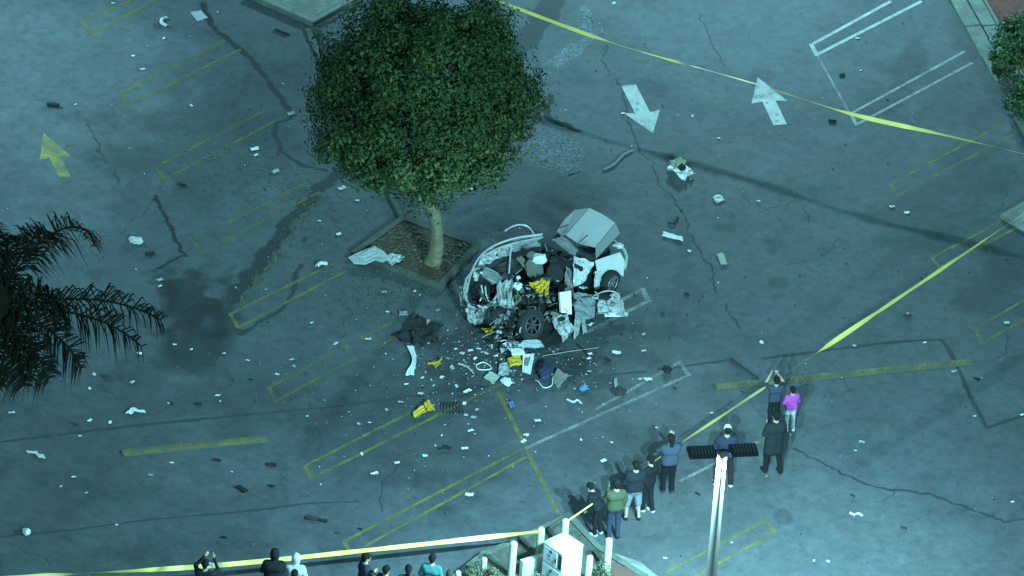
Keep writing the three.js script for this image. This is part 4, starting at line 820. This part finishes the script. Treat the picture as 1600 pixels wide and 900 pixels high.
{ // wiring, splinters and scraps that fill the shell: nobody could count them
  const mats = [[char, 0.30], [dark, 0.16], [grey, 0.14], [olive, 0.10], [tan, 0.10], [carSoot, 0.12], [whiteCloth, 0.05]];
  const nm = ['charred_scraps', 'dark_scraps', 'grey_scraps', 'olive_scraps', 'tan_scraps', 'sooty_scraps', 'pale_scraps'];
  mats.forEach(([m, share], mi) => {
    const gs = []; const n = Math.round(760 * share);
    for (let k = 0; k < n; k++) {
      const a = rnd(), b = rnd(); const u = 742 + 128 * a + 46 * b, v = 470 - 84 * a + 84 * b;
      const h = rr(0.12, 0.62) * (1 - 0.4 * Math.abs(b - 0.4)), c = P(u, v, h); if (Math.hypot(u - 832, v - 508) < 22 || Math.hypot(u - 842, v - 428) < 26) continue;
      if (rnd() < 0.3) { const d = V(rr(-1, 1), rr(-0.4, 0.8), rr(-1, 1)).multiplyScalar(rr(0.1, 0.3)); gs.push(tube([c, c.clone().add(d).add(V(rr(-.1, .1), 0.06, rr(-.1, .1))), c.clone().addScaledVector(d, 1.7)], rr(0.008, 0.018), 6, 4)); }
      else { const s = rr(0.05, 0.20), e = s * rr(0.3, 0.9), x = V(rr(-1, 1), rr(-0.5, 0.5), rr(-1, 1)).normalize(), y = V(rr(-1, 1), rr(-0.3, 0.9), rr(-1, 1)); y.addScaledVector(x, -y.dot(x)).normalize();
        gs.push(sheet([c.clone(), c.clone().addScaledVector(x, s), c.clone().addScaledVector(x, s).addScaledVector(y, e), c.clone().addScaledVector(y, e)], { n: 3, amp: s * 0.3, tear: 0.3, s: k + mi * 31 })); }
    }
    wp(nm[mi], gs, m).userData.kind = 'stuff';
  });
}
console.log('wreck done');
// ---------------------------------------------------------------- loose debris on the asphalt
function loose(name, gs, m, label, category, group) { return tag(obj(name, gs, m), label, category, group); }
const low = (list, h = 0.03) => list.map(a => a.length > 2 ? a : [a[0], a[1], h]);
loose('body_panel', [poly([[544, 402, 0.10], [556, 396, 0.16], [585, 384, 0.22], [599, 392, 0.24], [609, 402, 0.18], [598, 409, 0.16], [586, 405, 0.15], [571, 412, 0.10], [553, 411, 0.08]], 0.03), PS([[556, 400, 0.16], [584, 387, 0.22], [596, 394, 0.22], [570, 408, 0.13]], { n: 10, amp: 0.03, tear: 0.05, s: 71, thick: 0.02 })], mat(0.40, 0.42, 0.43, { roughness: 0.4 }), 'large pale grey body panel lying on the tree island kerb', 'car part');
loose('bumper_end', [PS(low([[600, 402], [612, 396], [632, 402], [612, 414]], 0.14), { n: 10, amp: 0.06, tear: 0.2, s: 73, thick: 0.03 })], carWhite, 'white broken bumper end touching the large grey panel', 'car part');
loose('carpet_sheet', [PS([[612, 527, 0.03], [655, 489, 0.12], [678, 510, 0.10], [648, 537, 0.05]], { n: 14, amp: 0.10, tear: 0.12, s: 75, thick: 0.02 }), PS([[640, 500, 0.1], [690, 505, 0.06], [684, 532, 0.04], [646, 540, 0.04]], { n: 10, amp: 0.08, tear: 0.2, s: 76, thick: 0.02 })], char, 'crumpled black sheet of carpet lying left of the vehicle', 'car part');
loose('white_trim', [PS([[638, 541, 0.06], [650, 541, 0.06], [650, 586, 0.03], [637, 586, 0.03]], { n: 12, amp: 0.02, tear: 0.02, s: 78, thick: 0.02 })].map(g => { const p = g.attributes.position, c = P(645, 563, 0.04); for (let i = 0; i < p.count; i++) { const e = Math.min(1, Math.abs(p.getZ(i) - c.z) / 0.66); p.setX(i, c.x + (p.getX(i) - c.x) * (0.52 + 0.55 * e * e) + 0.05 * Math.cos(e * 3)); } g.computeVertexNormals(); return g; }), whiteCloth, 'white bone shaped trim piece below the black carpet sheet', 'car part');
loose('pink_rag', [PS(low([[666, 502], [671, 498], [672, 502], [667, 507]], 0.16), { n: 4, amp: 0.04, s: 79 })], mat(0.5, 0.25, 0.22), 'small pinkish rag lying on the black carpet sheet', 'rag');
loose('yellow_bracket', [PS(low([[644, 646], [668, 628], [676, 634], [652, 652]], 0.06), { n: 8, amp: 0.04, tear: 0.25, s: 81 }), PS(low([[662, 630], [671, 626], [679, 640], [668, 642]], 0.1), { n: 6, amp: 0.05, s: 82 })], yellowCloth, 'bright yellow torn plastic piece on the bare asphalt', 'car part');
loose('yellow_bracket', [tubeP([[668, 568, 0.05], [684, 566, 0.08], [690, 560, 0.1]], 0.03, 8), PS(low([[672, 566], [682, 562], [690, 568], [680, 574]], 0.04), { n: 5, amp: 0.04, s: 83 })], mat(0.40, 0.27, 0.03), 'yellow and black bracket beside the white trim piece', 'car part');
loose('coil', Array.from({ length: 7 }, (_, k) => tubeP([[690 + k * 5, 628, 0.02], [692 + k * 5, 636, 0.08], [694 + k * 5, 646, 0.02]], 0.012, 6)), char, 'black wiry coil beside the yellow torn piece', 'car part');
loose('bumper_skin', [PS([[781, 540, 0.22], [800, 532, 0.32], [802, 541, 0.14], [783, 552, 0.06]], { n: 9, amp: 0.05, s: 85 }), PS([[801, 534, 0.3], [842, 530, 0.26], [857, 543, 0.12], [803, 543, 0.14]], { n: 12, amp: 0.06, s: 87 })], mat(0.30, 0.34, 0.35, { roughness: 0.5 }), 'curved grey bumper skin lying below the open cabin', 'car part');
loose('white_box', [PS(low([[798, 546], [819, 545], [820, 553], [800, 554]], 0.16), { n: 5, amp: 0.02, thick: 0.08, s: 88 })], mat(0.72, 0.74, 0.74), 'small white box wedged under the grey bumper skin', 'box');
loose('yellow_case', [PS(low([[793, 560], [812, 556], [815, 568], [797, 573]], 0.1), { n: 8, amp: 0.06, s: 89, thick: 0.06 })], yellowCloth, 'yellow crushed case in the debris below the bumper skin', 'case');
const plate = loose('white_plate', [PS([[817, 554, 0.12], [835, 553, 0.1], [829, 585, 0.03], [816, 581, 0.03]], { n: 7, amp: 0.02, tear: 0.05, s: 91 })], whiteCloth, 'upright white plate with a rounded end in the debris', 'car part');
obj('badge', [PS([[821, 559, 0.13], [829, 558, 0.125], [825, 572, 0.085], [820, 571, 0.085]], { n: 4, amp: 0.01, s: 92 })], grey, plate);
loose('lining_panel', [PS(low([[780, 568], [797, 566], [795, 586], [779, 586]], 0.06), { n: 7, amp: 0.05, s: 93 })], mat(0.34, 0.38, 0.40), 'blue grey panel left of the white plate', 'car part');
loose('pale_panel', [PS(low([[756, 590], [765, 580], [781, 588], [771, 600]], 0.06), { n: 7, amp: 0.02, tear: 0.04, s: 95 })], mat(0.40, 0.46, 0.40), 'pale green square panel at the debris edge', 'car part');
loose('white_rag', [lump(P(791, 596, 0.05).x, 0.05, P(791, 596, 0.05).z, 0.13, 0.05, 0.16, 0.6, 5)], whiteCloth, 'white crumpled rag next to the pale green panel', 'rag');
loose('blue_bag', [lump(P(852, 578, 0.14).x, 0.13, P(852, 578, 0.14).z, 0.17, 0.14, 0.34, 0.4, 9)], blueDark, 'dark blue slumped bag below the vehicle', 'bag');
loose('tan_board', [PS([[862, 591, 0.03], [871, 576, 0.12], [889, 587, 0.1], [871, 607, 0.03]], { n: 7, amp: 0.02, tear: 0.08, s: 97 })], mat(0.22, 0.205, 0.18), 'tan board leaning beside the dark blue bag', 'board');
loose('wire_frame', [tubeP([[840, 595, 0.04], [851, 606, 0.04], [862, 602, 0.04], [863, 592, 0.06]], 0.014, 14)], whiteCloth, 'thin white bent wire frame below the blue bag', 'car part');
loose('wire_frame', [tubeP([[744, 570, 0.04], [756, 566, 0.06], [768, 576, 0.04], [747, 577, 0.04], [744, 570, 0.04]], 0.016, 20)], whiteCloth, 'white triangular wire frame at the debris edge', 'car part');
loose('trim_rod', [tubeP([[716, 568, 0.04], [728, 572, 0.05], [740, 583, 0.03]], 0.026, 12)], mat(0.36, 0.40, 0.40), 'grey bent rod left of the triangular frame', 'car part');
loose('long_rod', [tubeP([[848, 556, 0.05], [890, 549, 0.05], [935, 543, 0.03]], 0.012, 10)], mat(0.24, 0.24, 0.20), 'long thin rod lying below the door', 'rod');
loose('dark_rod', [tubeP([[902, 538, 0.05], [920, 556, 0.03]], 0.02, 6)], char, 'short black rod crossing the long thin rod', 'rod');
loose('dark_rod', [tubeP([[1142, 560, 0.03], [1162, 575, 0.03], [1184, 591, 0.03]], 0.026, 8)], dark, 'black rod lying on open asphalt above the speed bump', 'rod');
loose('dark_rod', [tubeP([[430, 45, 0.03], [452, 54, 0.03]], 0.03, 6)], dark, 'black rod lying beside the far island kerb', 'rod');
loose('seal_strip', [tubeP([[943, 265, 0.03], [960, 256, 0.05], [974, 242, 0.04], [990, 234, 0.02]], 0.034, 16)], mat(0.17, 0.18, 0.18), 'grey bent strip lying right of the tree', 'car part');
loose('seal_strip', [tubeP([[890, 271, 0.02], [906, 265, 0.02]], 0.028, 6)], mat(0.10, 0.11, 0.12), 'short dark strip beside the cracked pale asphalt', 'car part');
{
  const t = thing('torn_headlamp', P(1063, 263), 'torn white and olive car part lying alone on the asphalt', 'car part'), c = t.position;
  const q = (gs, m, n) => { const g = join(gs); g.translate(-c.x, 0, -c.z); const o = shadows(new THREE.Mesh(g, m)); o.name = n; t.add(o); };
  q([PS([[1040, 262, 0.05], [1062, 252, 0.14], [1086, 268, 0.12], [1070, 280, 0.04]], { n: 10, amp: 0.12, tear: 0.2, s: 101 })], mat(0.70, 0.70, 0.66), 'shell');
  q([lump(P(1060, 254, 0.2).x, 0.18, P(1060, 254, 0.2).z, 0.17, 0.12, 0.18, 0.6, 3)], mat(0.26, 0.28, 0.20), 'housing');
  q([lump(P(1066, 262, 0.2).x, 0.2, P(1066, 262, 0.2).z, 0.10, 0.08, 0.10, 0.6, 7)], char, 'cavity');
}
loose('white_strip', [PS(low([[1036, 362], [1066, 370], [1066, 376], [1036, 368]], 0.04), { n: 8, amp: 0.03, tear: 0.1, s: 103, thick: 0.03 })], whiteCloth, 'long white strip lying beside the thin asphalt crack', 'car part');
loose('tan_panel_piece', [PS(low([[1120, 397], [1129, 394], [1137, 412], [1127, 414]], 0.04), { n: 7, amp: 0.03, tear: 0.1, s: 105 })], mat(0.36, 0.36, 0.27), 'beige oblong panel lying alone right of the crack', 'car part');
loose('ring_part', [new THREE.TorusGeometry(0.09, 0.04, 8, 18).rotateX(Math.PI / 2).translate(P(1122, 311).x, 0.04, P(1122, 311).z), PS(low([[1113, 308], [1124, 304], [1132, 312], [1120, 318]], 0.02), { n: 5, amp: 0.02, s: 106 })], mat(0.5, 0.5, 0.46), 'white ring shaped part with a square flange', 'car part');
loose('dark_bracket', [tubeP([[1044, 348, 0.03], [1052, 350, 0.04], [1060, 340, 0.03]], 0.024, 8)], char, 'black bent bracket above the long white strip', 'car part');
loose('paper_sheet', [PS(low([[297, 19], [314, 16], [325, 28], [308, 33]], 0.01), { n: 6, amp: 0.015, tear: 0.01, thick: 0.003, s: 107 })], mat(0.42, 0.42, 0.42), 'flat grey sheet of paper beside the broad sealed crack', 'paper');
loose('curved_trim', [tubeP([[261, 28, 0.04], [253, 30, 0.05], [253, 36, 0.05], [261, 41, 0.03]], 0.045, 12)], whiteCloth, 'white hook shaped piece above the stall line', 'car part');
loose('dark_bar', [PS(low([[73, 161], [93, 163], [93, 166], [73, 164]], 0.05), { n: 3, amp: 0.005, tear: 0.02, thick: 0.06, s: 108 })], char, 'black bar lying on bare asphalt above the yellow arrow', 'car part');
loose('bent_plate', [PS(low([[196, 645], [206, 637], [214, 638], [206, 647]], 0.05), { n: 5, amp: 0.03, s: 110 }), PS(low([[211, 640], [226, 641], [227, 644], [212, 643]], 0.04), { n: 4, amp: 0.01, s: 111 })], whiteCloth, 'white folded plate with a narrow tail', 'car part');
loose('double_strip', [PS(low([[40, 704], [58, 705], [60, 709], [44, 707]], 0.03), { n: 5, amp: 0.02, s: 112 }), PS(low([[55, 709], [68, 710], [71, 716], [60, 715]], 0.03), { n: 5, amp: 0.02, s: 113 })], mat(0.5, 0.53, 0.53), 'pair of pale grey strips lying end to end', 'car part');
loose('plastic_cup', [lump(P(41, 831, 0.06).x, 0.07, P(41, 831, 0.06).z, 0.10, 0.08, 0.12, 0.3, 4)], mat(0.6, 0.62, 0.62), 'round crushed white cup on a seam', 'cup');
loose('crumpled_bag', [lump(P(212, 375, 0.05).x, 0.05, P(212, 375, 0.05).z, 0.17, 0.06, 0.15, 0.7, 6)], mat(0.5, 0.52, 0.50), 'crumpled pale bag beside a branching crack', 'bag');
loose('curved_panel', [tubeP([[495, 416, 0.03], [501, 411, 0.06], [511, 412, 0.03]], 0.05, 10)], mat(0.5, 0.54, 0.54), 'white curved sliver left of the grey body panel', 'car part');
loose('dark_box', [lump(P(968, 612, 0.08).x, 0.08, P(968, 612, 0.08).z, 0.17, 0.08, 0.16, 0.35, 3)], dark, 'dark crushed box on the white stall line', 'box');
loose('grey_strip', [PS(low([[959, 592], [964, 590], [965, 605], [960, 606]], 0.06), { n: 4, amp: 0.02, s: 115 })], mat(0.30, 0.33, 0.31), 'grey upright strip behind the dark crushed box', 'car part');
loose('dark_block', [lump(P(1043, 578, 0.06).x, 0.06, P(1043, 578, 0.06).z, 0.12, 0.07, 0.12, 0.3, 8)], char, 'black block inside the white hairpin line', 'car part');
loose('blue_rag', [PS(low([[904, 608], [912, 600], [921, 607], [910, 611]], 0.04), { n: 7, amp: 0.05, tear: 0.3, s: 117 })], bluePl, 'bright blue rag right of the tan board', 'rag');
loose('blue_rag', [PS(low([[792, 628], [800, 626], [805, 636], [798, 637]], 0.03), { n: 5, amp: 0.05, tear: 0.3, s: 119 })], mat(0.08, 0.13, 0.30), 'dull blue rag below the debris pile', 'rag');
loose('wavy_strip', [tubeP([[886, 624, 0.03], [896, 628, 0.05], [902, 625, 0.03], [909, 631, 0.02]], 0.03, 14)], mat(0.5, 0.54, 0.56), 'pale wavy strip below the bright blue rag', 'car part');
loose('grey_plate', [PS(low([[624, 486], [637, 486], [637, 492], [624, 492]], 0.04), { n: 4, amp: 0.02, s: 121 })], mat(0.25, 0.28, 0.28), 'small grey plate above the black carpet sheet', 'car part');
loose('wavy_strip', [tubeP([[1328, 801, 0.03], [1335, 804, 0.04], [1341, 802, 0.03], [1348, 806, 0.02]], 0.032, 12)], whiteCloth, 'white wavy scrap lying alone on pale asphalt', 'litter');
// scraps of paper and plastic: u, v, length in pixels, turn
const scrapMats = [mat(0.70, 0.72, 0.72), mat(0.50, 0.54, 0.54), mat(0.34, 0.37, 0.36)];
const W_ = [[256, 60, 6], [398, 233, 16], [534, 294, 16], [589, 290, 12], [558, 313, 8], [499, 345, 7], [529, 366, 9], [430, 268, 16], [400, 242, 8], [737, 295, 7], [1185, 314, 7], [1077, 392, 8], [1394, 323, 10], [1417, 332, 10], [218, 552, 10], [147, 585, 8], [140, 607, 7], [140, 657, 10], [172, 660, 8], [18, 645, 12], [250, 437, 11], [250, 447, 8], [340, 618, 9], [264, 629, 6], [626, 628, 10], [740, 652, 10], [725, 630, 9], [730, 612, 14], [713, 603, 9], [657, 615, 10], [635, 600, 8], [677, 526, 9], [684, 485, 7], [524, 537, 11], [575, 530, 11], [487, 504, 6], [460, 572, 7], [600, 456, 9], [648, 455, 6], [560, 662, 8], [604, 640, 7], [577, 660, 6], [840, 657, 12], [1012, 593, 13], [1000, 592, 8], [921, 580, 7], [922, 553, 8], [920, 560, 8], [963, 551, 16], [1006, 548, 9], [1006, 522, 8], [923, 507, 12], [1190, 535, 9], [1112, 645, 6], [822, 680, 10], [818, 690, 12], [1491, 580, 11], [1573, 504, 10], [1445, 535, 6], [1523, 650, 6], [1597, 648, 7], [726, 701, 12], [735, 673, 11], [620, 723, 11], [585, 740, 15], [733, 773, 14], [565, 709, 9], [664, 712, 9], [943, 720, 11], [956, 691, 5], [908, 687, 5], [1039, 872, 7], [1347, 691, 12], [1337, 704, 6], [1294, 877, 6], [1272, 876, 6], [1582, 784, 6], [1143, 848, 6], [1340, 60, 8], [1345, 110, 5], [959, 5, 8], [973, 177, 8], [1082, 181, 6], [1123, 216, 6], [455, 178, 14], [340, 19, 6], [223, 108, 10], [299, 165, 7], [208, 87, 6], [230, 72, 5], [118, 163, 5], [177, 5, 7], [95, 760, 6], [115, 745, 8], [135, 770, 6], [235, 742, 9], [182, 820, 5], [362, 737, 5], [125, 681, 6], [268, 723, 7], [1418, 490, 6], [1335, 540, 7], [480, 650, 5], [415, 452, 6], [605, 487, 6], [700, 560, 8], [706, 575, 10], [690, 590, 8], [748, 545, 9], [735, 548, 10], [722, 552, 9], [760, 552, 8], [768, 540, 9], [742, 560, 8], [775, 556, 8], [712, 545, 6], [660, 590, 6], [648, 575, 5], [865, 550, 6], [1026, 668, 5], [745, 640, 8], [728, 648, 8], [455, 562, 8], [433, 585, 8], [350, 552, 6], [273, 538, 7], [299, 546, 6], [207, 597, 8], [387, 563, 7]];
const litter = 'pale scraps strewn over the asphalt';
const marks = [[85, 240, 'the yellow pavement arrow'], [295, 510, 'the broad black patch'], [310, 697, 'the short speed bump'], [110, 470, 'the palm fronds'], [430, 60, 'the far island kerb'], [590, 300, 'the divider kerb by the tree'], [590, 420, 'the large grey body panel'], [630, 540, 'the black carpet sheet'], [670, 640, 'the yellow torn plastic piece'], [760, 560, 'the triangular wire frame'], [830, 600, 'the dark blue bag'], [930, 530, 'the long thin rod'], [1030, 580, 'the black block in the hairpin line'], [1160, 560, 'the black rod on open asphalt'], [1420, 580, 'the long speed bump'], [1000, 170, 'the down pointing white arrow'], [1200, 165, 'the up pointing white arrow'], [1060, 370, 'the long white strip'], [1400, 320, 'the faint stall line by the lot edge'], [1340, 90, 'the white stall lines by the lot edge'], [500, 800, 'the lower yellow stall lines'], [730, 720, 'the yellow centre line'], [940, 710, 'the tape behind the onlookers'], [1040, 860, 'the stall line under the lamp post'], [1340, 760, 'the white wavy scrap'], [1560, 640, 'the square trench seam'], [40, 660, 'the long asphalt seam'], [50, 800, 'the crushed white cup'], [450, 350, 'the weedy crack'], [180, 620, 'the white folded plate'], [220, 90, 'the upper yellow stall lines'], [280, 740, 'the end of the short speed bump'], [360, 600, 'the faint hairpin line above the seam']];
const nearMark = (u, v) => marks.reduce((m, q) => Math.hypot(q[0] - u, (q[1] - v) * 1.8) < Math.hypot(m[0] - u, (m[1] - v) * 1.8) ? q : m)[2];
for (const [u, v, L] of W_) {
  const c = P(u, v, 0.012), a = rr(-0.6, 0.9) + (rnd() < 0.25 ? 1.4 : 0), l = L / 61.5 * 0.82, w = Math.min(l * rr(0.45, 0.8), 0.16), x = V(Math.cos(a), rr(-0.05, 0.15), -Math.sin(a)).normalize(), y = V(Math.sin(a), rr(0, 0.2), Math.cos(a));
  const q = (s, t) => c.clone().addScaledVector(x, s * l / 2).addScaledVector(y, t * w / 2);
  const g = sheet([q(-1, -1), q(1, -1), q(1, 1), q(-1, 1)], { n: 4, amp: l * 0.14, tear: 0.18, s: u * 0.37 + v, thick: 0.008 });
  g.computeBoundingBox(); g.translate(0, 0.003 - g.boundingBox.min.y, 0);
  loose('litter_scrap', g, scrapMats[Math.floor(Math.pow(rnd(), 2) * 3)], `${L > 9 ? 'larger' : 'tiny'} pale scrap of litter lying near ${nearMark(u, v)}`, 'litter', litter);
}
const D_ = [[285, 290, 14], [235, 397, 15], [168, 590, 14], [90, 583, 13], [118, 663, 8], [1301, 190, 12], [1036, 490, 6], [955, 505, 6], [1073, 460, 8], [1054, 607, 6], [1526, 593, 10], [1418, 494, 10], [340, 720, 10], [378, 765, 18], [350, 840, 8], [425, 727, 14], [505, 814, 13], [490, 811, 22], [528, 833, 6], [563, 827, 6], [1090, 772, 9], [1332, 775, 8], [1412, 825, 8], [700, 700, 12], [690, 702, 9], [268, 630, 8], [310, 632, 9], [1316, 118, 9], [392, 594, 6], [425, 760, 8], [950, 563, 10]];
for (const [u, v, L] of D_) {
  const c = P(u, v, 0.015), a = rr(-0.9, 0.4), l = L / 61.5, w = Math.min(l * rr(0.3, 0.6), 0.14), x = V(Math.cos(a), 0, -Math.sin(a)), y = V(Math.sin(a), 0, Math.cos(a)), q = (s, t) => c.clone().addScaledVector(x, s * l / 2).addScaledVector(y, t * w / 2);
  const g = sheet([q(-1, -1), q(1, -1), q(1, 1), q(-1, 1)], { n: 4, amp: l * 0.15, tear: 0.2, s: u * 0.31 + v, thick: 0.03 });
  g.computeBoundingBox(); g.translate(0, 0.003 - g.boundingBox.min.y, 0);
  loose('dark_shard', g, rnd() < 0.6 ? char : dark, `${L > 9 ? 'larger' : 'tiny'} black shard of car plastic lying near ${nearMark(u, v)}`, 'car part', 'black shards strewn over the asphalt');
}
// crumbs of glass, fallen leaves and weeds: beyond counting
function strew(name, geo, m, n, place, sMin, sMax, tint, label, category) {
  const im = new THREE.InstancedMesh(geo, m, n), M = new THREE.Matrix4(), q = new THREE.Quaternion(), c = new THREE.Color();
  for (let k = 0; k < n; k++) {
    const p = place(); q.setFromEuler(new THREE.Euler(rr(-0.35, 0.35), rr(0, 6.28), rr(-0.35, 0.35))); const s = rr(sMin, sMax);
    M.compose(p, q, V(s * rr(0.6, 1.5), s, s)); im.setMatrixAt(k, M); im.setColorAt(k, tint(c));
  }
  im.name = numbered(name); shadows(im); scene.add(im); return tag(im, label, category, null, 'stuff');
}
const gauss = () => rnd() + rnd() + rnd() - 1.5;
const crumb = new THREE.TetrahedronGeometry(1, 0); crumb.scale(1, 0.35, 0.7);
const WH = new THREE.MeshStandardMaterial({ roughness: 0.6 });
const near = (u, v, su, sv) => () => { const p = P(u + gauss() * su, v + gauss() * sv, 0.015); return p; };
strew('glass_crumbs', crumb, WH, 900, () => { const r = rnd(); return (r < 0.5 ? near(790, 560, 150, 60) : r < 0.72 ? near(700, 600, 330, 150) : near(800, 450, 850, 460))(); }, 0.014, 0.042, c => { const k = Math.pow(rnd(), 1.5) * 0.55 + 0.12; return c.setRGB(k, k * 1.03, k * 1.02); }, 'pale crumbs of glass and plastic strewn about the vehicle', 'debris');
strew('dark_crumbs', crumb, WH, 620, () => { const r = rnd(); return (r < 0.5 ? near(800, 550, 150, 70) : near(800, 450, 850, 460))(); }, 0.015, 0.05, c => c.setRGB(0.012, 0.012, 0.013), 'black crumbs of plastic and rubber strewn about the vehicle', 'debris');
const fleaf = new THREE.CircleGeometry(1, 5); fleaf.rotateX(-Math.PI / 2); fleaf.scale(1, 1, 0.5);
const FL = new THREE.MeshStandardMaterial({ roughness: 0.7, side: THREE.DoubleSide });
strew('fallen_leaves', fleaf, FL, 1500, () => { const r = rnd(); return (r < 0.3 ? near(400, 275, 120, 60) : r < 0.5 ? near(500, 350, 90, 70) : r < 0.8 ? near(620, 452, 105, 42) : near(540, 560, 200, 120))(); }, 0.015, 0.045, c => { const k = rr(0.5, 1.5); return c.setRGB(0.075 * k, 0.095 * k, 0.035 * k); }, 'green fallen leaves strewn round the tree island', 'leaves');
{
  const seg = [[492, 305], [455, 345], [425, 392], [392, 432], [362, 474]], tuft = new THREE.ConeGeometry(0.25, 2, 4); tuft.translate(0, 1, 0);
  strew('crack_weeds', tuft, FL, 300, () => { const i = Math.floor(rnd() * 4), f = rnd(), a = seg[i], b = seg[i + 1], s = Math.pow(rnd(), 1.6); return P(a[0] + (b[0] - a[0]) * f + 3 + gauss() * 22 * s + 8, a[1] + (b[1] - a[1]) * f + gauss() * 14 * s + 4, 0); }, 0.02, 0.05, c => { const k = rr(0.5, 1.4); return c.setRGB(0.12 * k, 0.12 * k, 0.035 * k); }, 'yellow green weeds growing along the broad crack', 'weeds');
  strew('island_litter', fleaf, FL, 420, () => islIn[0].clone().lerp(islIn[1], rnd()).lerp(islIn[3].clone().lerp(islIn[2], rnd()), rnd()).setY(0.105), 0.03, 0.06, c => { const k = rr(0.4, 1.3); return rnd() < 0.5 ? c.setRGB(0.07 * k, 0.10 * k, 0.03 * k) : c.setRGB(0.10 * k, 0.07 * k, 0.045 * k); }, 'dead leaves covering the soil under the tree', 'leaves');
}
console.log('debris done');
renderer.render(scene, camera);
